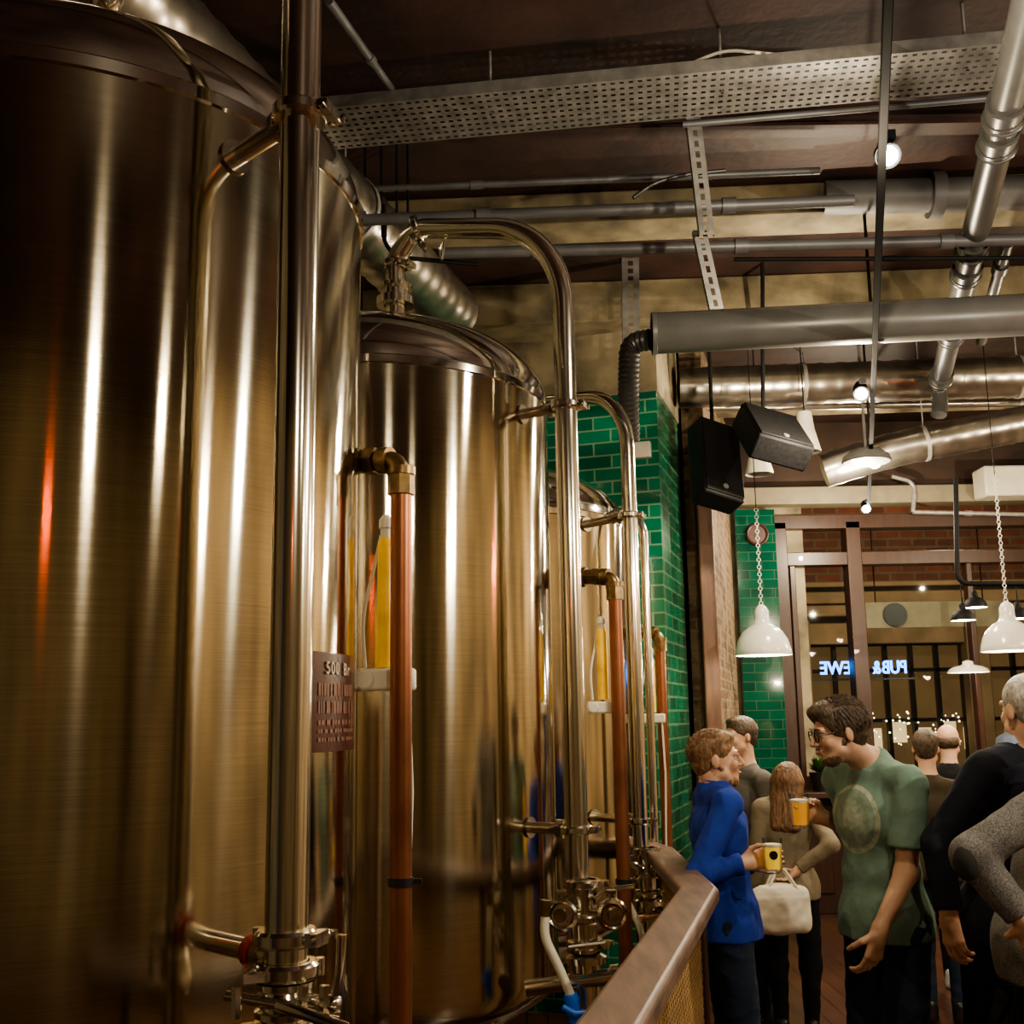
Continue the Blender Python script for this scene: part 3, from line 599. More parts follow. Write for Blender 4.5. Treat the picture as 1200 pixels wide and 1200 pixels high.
for k in range(60):
    u_=rl.random(); b.sph((xa+.9+u_*(xb-xa-.5),FY+.2,W(1000,834+rl.random()*40,FY).z),.010+.008*rl.random(),6)
o_=b.make('string_lights',lgt,fac,label='many tiny warm string lights'); o_['kind']='stuff'
b=MB()
for k in range(5): b.box((xa+1.0+k*.4,FY+.42,1.25+.12*(k%2)),(.28,.02,.35))
b.make('lit_shop_shelf',mat('shop_glow',(.5,.4,.2),.5,emit=(1,.7,.35),es=.9),fac)
shell('floor_street',mat('asphalt',(.03,.03,.032),.7),(6,14.2,-.06),(22,9,.1),lab='dark asphalt street')
l=bpy.data.lights.new('added_facade_fill','POINT'); l.energy=700; l.color=(1,.72,.42); l.shadow_soft_size=.3; lo=bpy.data.objects.new('added_facade_light',l); C.objects.link(lo); lo.location=(5.5,12.3,5.4)  # unseen light added outside to brighten the facade
neon=mat('blue_neon',(.05,.3,1),.5,emit=(.02,.26,1),es=7)
nd=DW+.35; zq=W(1010,783,nd).z
t=thing('neon_sign',V((W(1015,783,nd).x,nd,zq)),'blue glowing PUB & BREWERY sign facing the street','sign')
for wd,pxr,sx in (('PUB',1063,.78),('&',1032,.68),('BREWE',1019,.86)):
    Rm=Matrix.Rotation(math.pi,3,'Z')@Matrix.Rotation(math.pi/2,3,'X')@Matrix.Diagonal((sx,1,1))
    text_obj(wd,.165,V((W(pxr,783,nd).x,nd,zq)),Rm,neon,'neon_word',t,ext=.008,align='LEFT',off=.003)
MB().box(V((W(1010,793,nd).x,nd+.03,zq-.10)),(1.0,.02,.015)).make('sign_rail',black,t)
bx=W(1090,720,DW+.4); t=thing('hanging_sign_board',bx,'pale sign board with a round black emblem','sign board')
MB().box(bx,(1.35,.03,.24)).make('board',mat('board_paint',(.30,.24,.15),.6),t); MB().disc((W(1049,720,DW+.37).x,DW+.37,bx.z),(0,1,0),.001,.11,.02,28).make('round_emblem',black,t)
for s in (-.5,.5): MB().cyl(bx+V((s,0,.1)),V((bx.x+s,bx.y,z_top)),.006,seg=6).make('hanging_wire',blackm,t)
q=W(962,905,DW-.25); t=thing('potted_plant',q,'small bushy green plant on the window sill','plant')
MB().lathe([(.001,-.16),(.07,-.16),(.1,0),(.09,0),(.001,-.02)],q,seg=20).make('pot',black,t)
b=MB(); rl=random.Random(5)
for k in range(160):
    a=rl.random()*6.28; e_=rl.random(); d=V((math.cos(a)*(1-e_*.6),math.sin(a)*(1-e_*.6),.3+e_)).normalized(); p0=q+V((0,0,-.01))+d*.02; p1=q+d*(.09+.08*rl.random()); s_=d.cross(V((0,0,1))).normalized()*.016; m_=p0.lerp(p1,.6)
    b.add([p0,m_+s_,p1,m_-s_],[(0,1,2,3)])
b.make('leaves',mat('leaf_green',(.05,.13,.02),.5,var=.4),t)
MB().box((w0+(w4+1.8-w0)/2,DW-.22,q.z-.18),(w4+1.8-w0,.42,.05)).make('trim_sill',dwood,kind='structure',label='dark timber window sill',cat='sill',bevel=.006)

# ================================================================ people (implicit surfaces)
class Field:
    def __init__(s,lo,hi,h):
        s.lo=np.array(lo,float); s.h=h; n=np.ceil((np.array(hi)-s.lo)/h).astype(int)+1; s.n=n
        s.F=np.full(tuple(n),.2,np.float32); s.ax=[(s.lo[i]+h*np.arange(n[i])).astype(np.float32) for i in range(3)]
    def _sl(s,lo,hi):
        a=np.clip(np.floor((np.array(lo)-s.lo)/s.h).astype(int),0,s.n); b=np.clip(np.ceil((np.array(hi)-s.lo)/s.h).astype(int)+1,0,s.n)
        return tuple(slice(a[i],b[i]) for i in range(3))
    def _grid(s,sl): return s.ax[0][sl[0]][:,None,None],s.ax[1][sl[1]][None,:,None],s.ax[2][sl[2]][None,None,:]
    def _merge(s,sl,d,k):
        f=s.F[sl]; hh=np.maximum(k-np.abs(f-d),0)/k; s.F[sl]=np.minimum(f,d)-hh*hh*k*.25
    def cap(s,p0,p1,r0,r1,k=.02,flat=False):
        p0=np.array(p0);p1=np.array(p1); m=max(r0,r1)+k+.02
        sl=s._sl(np.minimum(p0,p1)-m,np.maximum(p0,p1)+m); X,Y,Z=s._grid(sl)
        if X.size==0 or Y.size==0 or Z.size==0: return
        ba=p1-p0; bb=ba.dot(ba)+1e-9; t=((X-p0[0])*ba[0]+(Y-p0[1])*ba[1]+(Z-p0[2])*ba[2])/bb; tt=np.clip(t,0,1)
        d=np.sqrt((X-p0[0]-tt*ba[0])**2+(Y-p0[1]-tt*ba[1])**2+(Z-p0[2]-tt*ba[2])**2)-(r0+(r1-r0)*tt)
        if flat: d=np.maximum(d,(t-1)*math.sqrt(bb))
        s._merge(sl,d,k)
    def ell(s,c,axes,rad,k=.02,sub=False):
        c=np.array(c); m=max(rad)+k+.02; sl=s._sl(c-m,c+m); X,Y,Z=s._grid(sl)
        if X.size==0 or Y.size==0 or Z.size==0: return
        k0=0;k1=0
        for a,r in zip(axes,rad):
            q=((X-c[0])*a[0]+(Y-c[1])*a[1]+(Z-c[2])*a[2])/r; k0=k0+q*q; k1=k1+(q/r)**2
        k0=np.sqrt(k0);k1=np.sqrt(k1)+1e-6; d=k0*(k0-1)/k1
        if sub: s.F[sl]=np.maximum(s.F[sl],-d)
        else: s._merge(sl,d,k)
    def plane(s,p,n):
        X,Y,Z=s._grid((slice(None),)*3); s.F=np.maximum(s.F,((X-p[0])*n[0]+(Y-p[1])*n[1]+(Z-p[2])*n[2]).astype(np.float32))
    def mesh(s,name,m,parent,amp=0,freq=20,seed=0,smooth=1,label=None,strand=None):
        Fv=s.F; Fv[0]=Fv[-1]=.1; Fv[:,0]=Fv[:,-1]=.1; Fv[:,:,0]=Fv[:,:,-1]=.1
        ins=Fv<0; nx,ny,nz=Fv.shape; sm=np.zeros((nx-1,ny-1,nz-1),np.int8)
        for i in(0,1):
            for j_ in(0,1):
                for k in(0,1): sm+=ins[i:nx-1+i,j_:ny-1+j_,k:nz-1+k]
        act=(sm>0)&(sm<8); ids=np.argwhere(act)
        if len(ids)==0: return None
        idx=np.full(act.shape,-1,np.int32); idx[act]=np.arange(len(ids))
        acc=np.zeros((len(ids),3)); cnt=np.zeros(len(ids)); cor=[(i,j_,k) for i in(0,1) for j_ in(0,1) for k in(0,1)]
        for a in cor:
            for ax in range(3):
                if a[ax]==0:
                    b_=list(a); b_[ax]=1; v0=Fv[ids[:,0]+a[0],ids[:,1]+a[1],ids[:,2]+a[2]]; v1=Fv[ids[:,0]+b_[0],ids[:,1]+b_[1],ids[:,2]+b_[2]]
                    mk=(v0<0)!=(v1<0); t=np.where(mk,v0/np.where(mk,v0-v1,1),0); pos=np.tile(np.array(a,float),(len(ids),1)); pos[:,ax]+=t
                    acc[mk]+=pos[mk]; cnt[mk]+=1
        P=s.lo+s.h*(ids+acc/cnt[:,None])
        quads=[]
        for ax in range(3):
            o1,o2=(ax+1)%3,(ax+2)%3
            A=[slice(None)]*3; A[ax]=slice(0,-1); B=[slice(None)]*3; B[ax]=slice(1,None)
            i0=ins[tuple(A)]; i1=ins[tuple(B)]; e=np.argwhere(i0!=i1); e=e[(e[:,o1]>0)&(e[:,o2]>0)&(e[:,o1]<s.n[o1]-1)&(e[:,o2]<s.n[o2]-1)]
            fl=i0[e[:,0],e[:,1],e[:,2]]
            def g(a,b_):
                q=e.copy(); q[:,o1]-=a; q[:,o2]-=b_; return idx[q[:,0],q[:,1],q[:,2]]
            Q=np.stack([g(1,1),g(0,1),g(0,0),g(1,0)],1); Q[~fl]=Q[~fl][:,::-1]; quads.append(Q)
        Q=np.concatenate(quads); Q=Q[(Q>=0).all(1)]
        for _ in range(smooth):
            S=np.zeros_like(P); cn=np.zeros(len(P))
            for a,b_ in((0,1),(1,2),(2,3),(3,0)):
                np.add.at(S,Q[:,a],P[Q[:,b_]]); np.add.at(S,Q[:,b_],P[Q[:,a]]); np.add.at(cn,Q[:,a],1); np.add.at(cn,Q[:,b_],1)
            P=P*.5+.5*S/np.maximum(cn,1)[:,None]
        if amp:
            e1=P[Q[:,2]]-P[Q[:,0]]; e2=P[Q[:,3]]-P[Q[:,1]]; nn=np.cross(e1,e2); Nn=np.zeros_like(P)
            for a in range(4): np.add.at(Nn,Q[:,a],nn)
            Nn/=np.linalg.norm(Nn,axis=1)[:,None]+1e-9
            st=strand or (1,1,1)
            def nf(p):
                a=noise.noise(V((p[0]*freq*st[0]+seed,p[1]*freq*st[1],p[2]*freq*st[2]))); b_=noise.noise(V((p[0]*freq*2.1*st[0],p[1]*freq*2.1*st[1]+seed,p[2]*freq*2.1*st[2])))
                return (1-2.2*abs(a))*.6+.35*b_
            dis=np.array([nf(p) for p in P])
            P=P+Nn*(dis*amp)[:,None]
        o=np.array(ORI[parent.name]); me=bpy.data.meshes.new(name); me.from_pydata((P-o).tolist(),[],Q.tolist()); me.materials.append(m); me.update()
        me.polygons.foreach_set('use_smooth',[True]*len(me.polygons))
        ob=bpy.data.objects.new(name,me); C.objects.link(ob); ob.parent=parent; ORI[ob.name]=V(o)
        if label: ob['label']=label
        return ob
def ik(s,w,l1,l2,pole):
    d=w-s; L_=min(d.length,(l1+l2)*.995); dn=d.normalized(); a=(l1*l1-l2*l2+L_*L_)/(2*L_); h=math.sqrt(max(l1*l1-a*a,0))
    pl=(V(pole)-dn*dn.dot(V(pole))).normalized(); return s+dn*a+pl*h, s+dn*L_
def hand(Fd,w,d,n,side,s=1.0,curl=25,spread=1.0):
    d=V(d).normalized(); n=(V(n)-d*d.dot(V(n))).normalized(); sd=d.cross(n); 
    if sd.dot(V(side))<0: sd=-sd
    Fd.cap(w-d*.01,w+d*.03*s,.024*s,.026*s,.02)
    kn=[]
    for i,(off,l) in enumerate(((.030,.088),(.010,.092),(-.011,.088),(-.031,.080))):
        k_=w+d*l*s+sd*off*s; kn.append(k_); Fd.cap(w+d*.02*s+sd*off*.6*s,k_,.014*s,.0115*s,.012)
    L_=[(.042,.025,.020),(.046,.029,.021),(.043,.027,.020),(.034,.021,.018)]
    for i,k_ in enumerate(kn):
        a=0;p=k_;r=.0092*s
        for j_ in range(3):
            a+=math.radians(curl*(1 if j_ else .8)+i*2); dr=d*math.cos(a)+n*math.sin(a); q=p+dr*L_[i][j_]*s; Fd.cap(p,q,r,r*.9,.004); p=q; r*=.93
    b0=w+d*.02*s+sd*.022*s; b1=b0+(sd*.6+d*.6+n*.45).normalized()*.042*s; b2=b1+(sd*.15+d*.65+n*.7).normalized()*.034*s; b3=b2+(d*.6+n*.8-sd*.1).normalized()*.027*s
    Fd.cap(b0,b1,.016*s,.012*s,.010); Fd.cap(b1,b2,.0115*s,.010*s,.004); Fd.cap(b2,b3,.010*s,.0085*s,.004)

def person(label,px,dep,H,yaw,headc=None,hyaw=None,hpitch=0,lean=0.0,armL=None,armR=None,top=None,topkind='shirt',sleeve=1.0,bottom=None,shoe=None,skin=None,hair=None,hairkind='short',beard=None,h=.0055,fem=False,leanvec=None,hem=None,collar=None,legs=None,bulk=1.0,wr=.006,hs=1.0):
    yaw=math.radians(yaw); f=V((math.cos(yaw),math.sin(yaw),0)); l=V((-f.y,f.x,0)); u=V((0,0,1)); s=min(H,1.84)/1.8
    base=W(px,840,dep); base.z=0
    t=thing('person',base,label,'person')
    pel=base+u*.52*H; lv=leanvec or f*lean
    wst=pel+u*.09*H+lv*.25; che=pel+u*.20*H+lv*.65; nb=pel+u*.305*H+lv
    hy=yaw if hyaw is None else math.radians(hyaw); hp=math.radians(hpitch)
    hf=V((math.cos(hy)*math.cos(hp),math.sin(hy)*math.cos(hp),math.sin(hp))); hl=V((-math.sin(hy),math.cos(hy),0)); hu=hf.cross(hl)
    hc=headc if headc is not None else nb+u*.113*H+f*.03
    sw=(.105 if not fem else .088)*H
    shL=nb-u*.035*H+l*sw-lv*.05; shR=nb-u*.035*H-l*sw-lv*.05
    if armL is None: armL=dict(w=shL-u*.31*H+f*.06+l*.06,pole=-f)
    if armR is None: armR=dict(w=shR-u*.31*H+f*.06-l*.06,pole=-f)
    arms=[]
    for sh,A,sg in((shL,armL,1),(shR,armR,-1)):
        e,w=ik(sh,V(A['w']),.172*H,.148*H,A.get('pole',-f))
        if 'e' in A: e=V(A['e']); w=V(A['w'])
        arms.append((sh,e,w,A,sg))
    lg=legs or ((.02,.09),(.02,-.09))
    feet=[base+f*a*s+l*b_*s for a,b_ in lg]; hips=[pel+l*.052*H-u*.01*H,pel-l*.052*H-u*.01*H]
    kne=[]; 
    for hp_,ft,sg in zip(hips,feet,(1,-1)): kne.append((hp_+ft)/2+f*.03+l*sg*.01)
    ank=[ft+u*.05*H for ft in feet]
    allp=[hc+V((0,0,.2)),hc-V((.0,.0,.2)),*[a[1] for a in arms],*[a[2]+V(a[3].get('d',(0,0,-1))).normalized()*.18 for a in arms],*[a[2] for a in arms],shL,shR,*feet,*[ft+f*.2 for ft in feet],*kne]
    def bounds(zl=None,zh=None,pd=.17):
        lo=[min(p[i] for p in allp)-pd for i in range(3)]; hi=[max(p[i] for p in allp)+pd for i in range(3)]; lo[2]=max(lo[2],-.02)
        if zl is not None: lo[2]=zl
        if zh is not None: hi[2]=zh
        return lo,hi
    ax=(l,f,u)
    def torso(Fd,o=0,k=.05):
        b_=bulk
        Fd.ell(pel+u*.005,ax,((.152*s+o)*(1 if not fem else 1.02),.112*s*b_+o,.115*s+o),k)
        Fd.ell(wst,ax,((.134*s if not fem else .12*s)*b_+o,.098*s*b_+o,.15*s+o),k)
        Fd.ell(che,ax,((.152*s if not fem else .135*s)*b_+o,.106*s*b_+o,.155*s+o),k)
        for sh in (shL,shR): Fd.cap(nb-u*.025,sh.lerp(nb,.12)+u*.002,.052*s+o,.046*s+o,.04)
        Fd.cap(nb-u*.02,nb+u*.01,.062*s+o*.5,.056*s+o*.3,.04)
    lo,hi=bounds(); B=Field(lo,hi,h)
    torso(B)
    S0=s; sb=s; s_body=s; s=s*hs
    nk=hc-hu*.06*s-hf*.025*s
    B.cap(nb-u*.01,nk,.058*s,.053*s,.03)
    q=lambda a,b_,c_: hc+hf*a*s+hl*b_*s+hu*c_*s
    hax=(hl,hf,hu)
    B.ell(q(-.012,0,.038),hax,(.074*s,.096*s,.082*s),.02)
    B.ell(q(.022,0,-.028),hax,(.060*s,.072*s,.082*s),.03)
    B.cap(q(.062,.016,-.092),q(.062,-.016,-.092),.024*s,.024*s,.03)
    for sg in(1,-1):
        B.cap(q(.03,.048*sg,-.062),q(.062,.015*sg,-.095),.022*s,.02*s,.02)
        B.cap(q(.083,.040*sg,.022),q(.091,.012*sg,.022),.012*s,.012*s,.012)
        B.ell(q(.066,.036*sg,-.028),hax,(.022*s,.02*s,.022*s),.02)
        B.ell(q(.0935,.031*sg,.003),hax,(.015*s,.012*s,.010*s),.01,sub=True)
        B.ell(q(-.008,.075*sg,-.006),(hl*.94-hf*.34*sg,(hf*.94+hl*.34*sg),hu),(.009*s,.019*s,.032*s),.006)
    B.cap(q(.094,0,.012),q(.114,0,-.026),.009*s,.012*s,.012)
    for sg in(1,-1): B.ell(q(.101,.012*sg,-.030),hax,(.008*s,.009*s,.007*s),.008)
    B.cap(q(.092,.016,-.056),q(.092,-.016,-.056),.008*s,.008*s,.006); B.cap(q(.089,.013,-.068),q(.089,-.013,-.068),.008*s,.008*s,.006)
    for sh,e,w,A,sg in arms:
        B.cap(sh,e,.047*sb,.038*sb,.03); B.cap(e,w,.039*sb,.025*sb,.02)
        hand(B,w,A.get('d',(w-e)),A.get('n',l*(-sg)),A.get('side',f),sb*(.92 if fem else 1),A.get('curl',22))
    for hp_,kn,an,ft in zip(hips,kne,ank,feet):
        B.cap(hp_,kn,.080*sb,.056*sb,.04); B.cap(kn,an,.056*sb,.036*sb,.03); B.cap(an,ft+f*.13+u*.03,.036*sb,.028*sb,.03)
    B.mesh('body',skin,t,smooth=1)
    for sg in(1,-1):
        MB().sph(q(.077,.031*sg,.003),.0125*s,14).make('eye',mat('eye_white',(.7,.66,.6),.2),t)
        MB().sph(q(.0835,.031*sg,.003),.0070*s,10).make('iris',mat('eye_iris',(.03,.02,.012),.15),t)
    b=MB(); b.tube([q(.093,.020,-.062),q(.1015,.008,-.0605),q(.1015,-.008,-.0605),q(.093,-.020,-.062)],[.002,.005,.005,.002],8); b.make('lips',mat('lip_skin',(.36,.13,.09),.45),t)
    if hair:
        for sg in(1,-1): MB().tube([q(.088,.048*sg,.024),q(.100,.032*sg,.031),q(.100,.014*sg,.026)],[.002,.0045,.003],6).make('eyebrow',hair,t)
    Hd=Field([hc[i]-.26 for i in range(2)]+[hc.z-(.5 if hairkind=='long' else .2)],[hc[i]+.26 for i in range(3)],.004)
    if hairkind in('short','thick','crop'):
        o={'short':.005,'thick':.012,'crop':.004}[hairkind]
        Hd.ell(q(-.014,0,.042),hax,((.075*s+o),(.097*s+o),(.081*s+o)),.02)
        Hd.ell(q(-.045,0,-.01),hax,((.058*s+o*.7),(.054*s+o*.7),(.062*s+o*.5)),.02)
        if hairkind=='thick': Hd.ell(q(.050,0,.092),hax,(.055,.055,.030),.03)
        elif hairkind=='short': Hd.ell(q(.045,0,.095),hax,(.046,.040,.016),.03)
        Hd.ell(q(.125,0,-.040),hax,(.14*s,.095*s,.11*s),.01,sub=True); Hd.ell(q(.035,0,-.11),hax,(.12*s,.080*s,.085*s),.01,sub=True)
        for sg in(1,-1): Hd.ell(q(.0,.085*sg,-.012),hax,(.022*s,.026*s,.034*s),.01,sub=True)
        Hd.mesh('hair',hair,t,amp=.0025 if hairkind!='crop' else .0015,freq=55,seed=px,smooth=1,strand=(1,1,.7))
    elif hairkind=='long':
        o=.010; Hd.ell(q(-.014,0,.044),hax,((.075*s+o),(.097*s+o),(.082*s+o)),.02)
        for sg in(1,-1,0): Hd.cap(q(-.04,.05*sg,.0),q(-.115,.060*sg,-.26),.048,.030,.04)
        Hd.ell(q(.115,0,-.03),hax,(.062*s,.085*s,.10*s),.01,sub=True)
        Hd.mesh('hair',hair,t,amp=.005,freq=34,seed=px,smooth=1,strand=(1.8,1.8,.12))
    elif hairkind=='bald':
        Hd.ell(q(-.03,0,.0),hax,(.080*s,.084*s,.06*s),.02); Hd.plane(q(0,0,.045),hu); Hd.plane(q(.01,0,0),hf)
        for sg in(1,-1): Hd.ell(q(.0,.085*sg,-.012),hax,(.022*s,.026*s,.036*s),.01,sub=True)
        Hd.mesh('hair',hair,t,amp=.003,freq=40,smooth=1)
    if hair and hairkind in('short','thick') and h<.0056:
        rs=random.Random(int(px)); b=MB(); Ls=.028 if hairkind=='short' else .036; o={'short':.005,'thick':.012}[hairkind]
        nst=0
        while nst<2000:
            th=rs.uniform(0,math.pi*.62); ph=rs.uniform(-math.pi,math.pi)
            nx=math.sin(th)*math.sin(ph); ny=math.sin(th)*math.cos(ph); nz=math.cos(th)
            if ny>.45 and nz<.62: continue
            if nz<.15 and ny>-.15: continue
            nst+=1
            p0=q(-.014+ny*(.097+o/s-.002),nx*(.075+o/s-.002),.042+nz*(.081+o/s-.002)); nn=(hf*ny+hl*nx+hu*nz).normalized()
            fl=(-hf*.5+hl*.5*rs.uniform(-1,1)-hu*.15) if nz>.6 else (-hf*.35-hu*.8+hl*rs.uniform(-.3,.3))
            fl=(fl-nn*fl.dot(nn)).normalized(); L1=Ls*rs.uniform(.6,1.2)
            b.tube([p0,p0+fl*L1*.5+nn*.005,p0+fl*L1+nn*.003*rs.uniform(-1,2)],[.0014,.0011,.0004],4,False)
        b.make('hair_strands',hair,t)['kind']='stuff'
    if beard:
        Bd=Field([hc[i]-.2 for i in range(3)],[hc[i]+.2 for i in range(3)],.004)
        Bd.cap(q(.063,.017,-.094),q(.063,-.017,-.094),.0275*s,.0275*s,.02)
        for sg in(1,-1): Bd.cap(q(.010,.061*sg,-.030),q(.05,.034*sg,-.088),.011*s,.021*s,.02)
        Bd.cap(q(.099,.016,-.047),q(.099,-.016,-.047),.004,.004,.008)
        Bd.ell(q(.104,0,-.062),hax,(.02*s,.014*s,.011*s),.01,sub=True)
        Bd.mesh('beard',beard,t,amp=.002,freq=60,smooth=1)
    s=S0
    jk=topkind=='jacket'; o=.017 if jk else .012
    hemz=pel.z-(.10*H if jk else .035*H) if hem is None else hem
    lo,hi=bounds(zl=hemz-.25); T=Field(lo,hi,h)
    torso(T,o,.05)
    if hemz<pel.z: T.cap(pel,V((pel.x,pel.y,hemz-.1)),.0+.115*s+o,.118*s+o,.08); T.ell(pel-u*.06,ax,(.160*s+o,.120*s+o,.22),.05)
    ncut=nb+u*(.045 if not jk else .05)*s; T.plane(ncut,(u*1.0+f*.45).normalized())
    T.plane(V((0,0,hemz)),V((0,0,-1)))
    jb=1.08 if jk else 1.0
    for sh,e,w,A,sg in arms:
        oo=o*.6
        if sleeve>=1:
            T.cap(sh,e,.048*s*jb+oo,.040*s*jb+oo,.025); T.cap(e,e.lerp(w,.93 if sleeve==1 else sleeve-1),.040*s*jb+oo,.029*s*jb+oo,.02,flat=True)
            if not jk and h<.0056: c1=e.lerp(w,.86); c2=e.lerp(w,.965); T.cap(c1,c2,.0335*s+oo,.0325*s+oo,.004,flat=True)
        else: T.cap(sh,sh.lerp(e,sleeve/.9),.050*s+oo,.052*s+oo*1.4,.025,flat=True)
    T.mesh({'shirt':'shirt','tshirt':'t_shirt','jacket':'jacket','top':'top'}[topkind],top,t,amp=wr,freq=12,seed=px*1.3,smooth=1,strand=(1,1,.6))
    if collar:
        b=MB(); cn=(u*.9+f*.35).normalized()
        b.lathe([(.060*s,-.02),(.080*s,-.025),(.075*s,.0),(.063*s,.026),(.058*s,.022)],nb+u*.038*s+f*.004,cn,24); b.make('collar',collar,t)
    lo,hi=bounds(zh=pel.z+.2); K=Field(lo,hi,h)
    K.ell(pel+u*.0,ax,(.154*s,.115*s,.12*s),.06)
    for hp_,kn,an in zip(hips,kne,ank):
        K.cap(hp_,kn,.086*s,.066*s,.05); K.cap(kn,an-u*.03,.064*s,.050*s if not fem else .04*s,.03,flat=True)
    K.plane(pel+u*.08,u)
    K.mesh('trousers',bottom,t,amp=.006,freq=12,seed=px,smooth=1)
    for ft in feet:
        lo=[min(ft[i],(ft+f*.2)[i])-.13 for i in range(3)]; hi=[max(ft[i],(ft+f*.2)[i])+.13 for i in range(3)]; lo[2]=-.02
        K=Field(lo,hi,.006); K.ell(ft+f*.07+u*.03,(f,l,u),(.145*s,.05*s,.055),.02); K.cap(ft-f*.02+u*.03,ft-f*.02+u*.09,.045*s,.045*s,.03)
        K.plane(V((0,0,.004)),V((0,0,-1))); K.mesh('shoe',shoe,t)
    hh=s*hs; q2=lambda a,b_,c_: hc+hf*a*hh+hl*b_*hh+hu*c_*hh
    return dict(t=t,hc=hc,q=q2,arms=arms,che=che,f=f,l=l,s=s,nb=nb,pel=pel,hf=hf,hl=hl,hu=hu)

def clothm(n,c,var=.06,rough=.85,bump=.55,sc=60): return mat(n,c,rough,0,var=var,scale=sc,bump=bump,bscale=11,spec=.2,dist=1.0)
denim=clothm('dark_jeans',(.018,.026,.045)); blk=clothm('black_cloth',(.010,.010,.012)); shoeb=mat('black_leather',(.015,.012,.01),.35); shoew=mat('white_shoe',(.5,.5,.5),.5)
blueS=clothm('royal_blue_shirt',(.020,.046,.28)); greenS=clothm('sage_green_tshirt',(.155,.235,.19),bump=.35); suit=clothm('navy_suit',(.012,.014,.022),bump=.35); 
tweed=mat('grey_tweed',(.15,.14,.13),.9,0,var=.5,scale=200,bump=.25,bscale=500,spec=.1)
def hairm(n,c): return mat(n,c,.5,0,var=.5,scale=60,stretch=(1,1,.35),bump=.5,bscale=130)
hairA=hairm('light_brown_hair',(.20,.11,.055)); hairB=hairm('dark_brown_hair',(.07,.045,.028)); hairR=hairm('straight_light_brown_hair',(.15,.08,.04)); hairW=hairm('white_hair',(.42,.39,.36)); beardB=hairm('stubble_beard',(.11,.06,.035)); beardA=hairm('ginger_stubble',(.30,.155,.085))
def emblem(m,cw,ob):
    nt=m.node_tree; L=nt.links.new; b=nt.nodes['Principled BSDF']; src=b.inputs['Base Color'].links[0].from_socket
    tcn=nt.nodes.new('ShaderNodeTexCoord'); vd=nt.nodes.new('ShaderNodeVectorMath'); vd.operation='DISTANCE'; vd.inputs[1].default_value=tuple(cw-ORI[ob.name]); L(tcn.outputs['Object'],vd.inputs[0])
    r=nt.nodes.new('ShaderNodeValToRGB'); r.color_ramp.interpolation='CONSTANT'; el=r.color_ramp.elements; el[0].position=0; el[0].color=(.5,.5,.5,1); el[1].position=.50; el[1].color=(.2,.2,.2,1)
    e=el.new(.3); e.color=(.35,.35,.35,1); e=el.new(.76); e.color=(.65,.65,.65,1); e=el.new(.88); e.color=(0,0,0,1)
    mr=nt.nodes.new('ShaderNodeMath'); mr.operation='MULTIPLY'; mr.inputs[1].default_value=7.0; L(vd.outputs['Value'],mr.inputs[0]); L(mr.outputs[0],r.inputs['Fac'])
    nz=nt.nodes.new('ShaderNodeTexNoise'); nz.inputs['Scale'].default_value=35; L(tcn.outputs['Object'],nz.inputs['Vector'])
    m2=nt.nodes.new('ShaderNodeMath'); m2.operation='MULTIPLY'; L(r.outputs['Color'],m2.inputs[0]); m3=nt.nodes.new('ShaderNodeMapRange'); m3.inputs['From Min'].default_value=.25; m3.inputs['From Max'].default_value=.55; L(nz.outputs['Fac'],m3.inputs['Value']); L(m3.outputs['Result'],m2.inputs[1])
    mx=nt.nodes.new('ShaderNodeMix'); mx.data_type='RGBA'; L(m2.outputs[0],mx.inputs[0]); L(src,mx.inputs[6]); mx.inputs[7].default_value=(.50,.50,.38,1); L(mx.outputs[2],b.inputs['Base Color'])

def beer(c,R_,h_,lab,col,emb=False):
    t=thing('beer_glass',c,lab,'glass','pint glasses')
    MB().lathe([(.001,0),(R_*.8,0),(R_*.82,.004),(R_,h_),(R_*.955,h_),(R_*.77,.012),(.001,.012)],c,seg=28).make('glass_body',glass('beer_glass_clear',(.96,.96,.94),.1),t)
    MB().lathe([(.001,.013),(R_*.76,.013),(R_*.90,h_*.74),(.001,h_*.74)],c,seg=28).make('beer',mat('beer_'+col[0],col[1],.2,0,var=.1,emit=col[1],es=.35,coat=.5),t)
    MB().lathe([(.001,h_*.74),(R_*.90,h_*.74),(R_*.92,h_*.82),(R_*.5,h_*.84),(.001,h_*.84)],c,seg=28).make('foam',mat('foam',(.85,.78,.6),.8),t)
    if emb:
        a_=math.radians(-98); vs=[]; rr_=.0165
        for k in range(24):
            th=2*math.pi*k/24; dz=rr_*math.sin(th); da=rr_*math.cos(th)/(R_*.95); r_=R_*(.81+.19*((h_*.52+dz)/h_))+.0012
            vs.append(c+V((r_*math.cos(a_+da),r_*math.sin(a_+da),h_*.52+dz)))
        r_=R_*(.81+.19*.52)+.0016; vs.append(c+V((r_*math.cos(a_),r_*math.sin(a_),h_*.52)))
        MB().add(vs,[(k,(k+1)%24,24) for k in range(24)]).make('printed_logo',black,t,label='small round black printed emblem')
    return t
pb=person('man in a royal blue shirt holding a glass of yellow beer',838,4.45,1.70,4,headc=W(838,890,4.43),hyaw=-4,hpitch=3,lean=-.01,
  armR=dict(e=W(816,1028,4.22),w=W(871,1012,4.20),d=(1,.08,.24),n=(.0,-1,.1),side=(0,0,1),curl=30),
  armL=dict(w=W(880,1012,4.46),pole=(-.3,.5,-1),d=(1,-.4,.0),n=(.2,-1,.1),side=(0,0,1),curl=34),
  top=blueS,bottom=denim,shoe=shoeb,skin=skinA,hair=hairA,hairkind='short',beard=beardA,h=.005,collar=blueS,wr=.010)
a=pb['arms'][1]; hw=a[2]+V((1,.08,.24)).normalized()*.105*.93
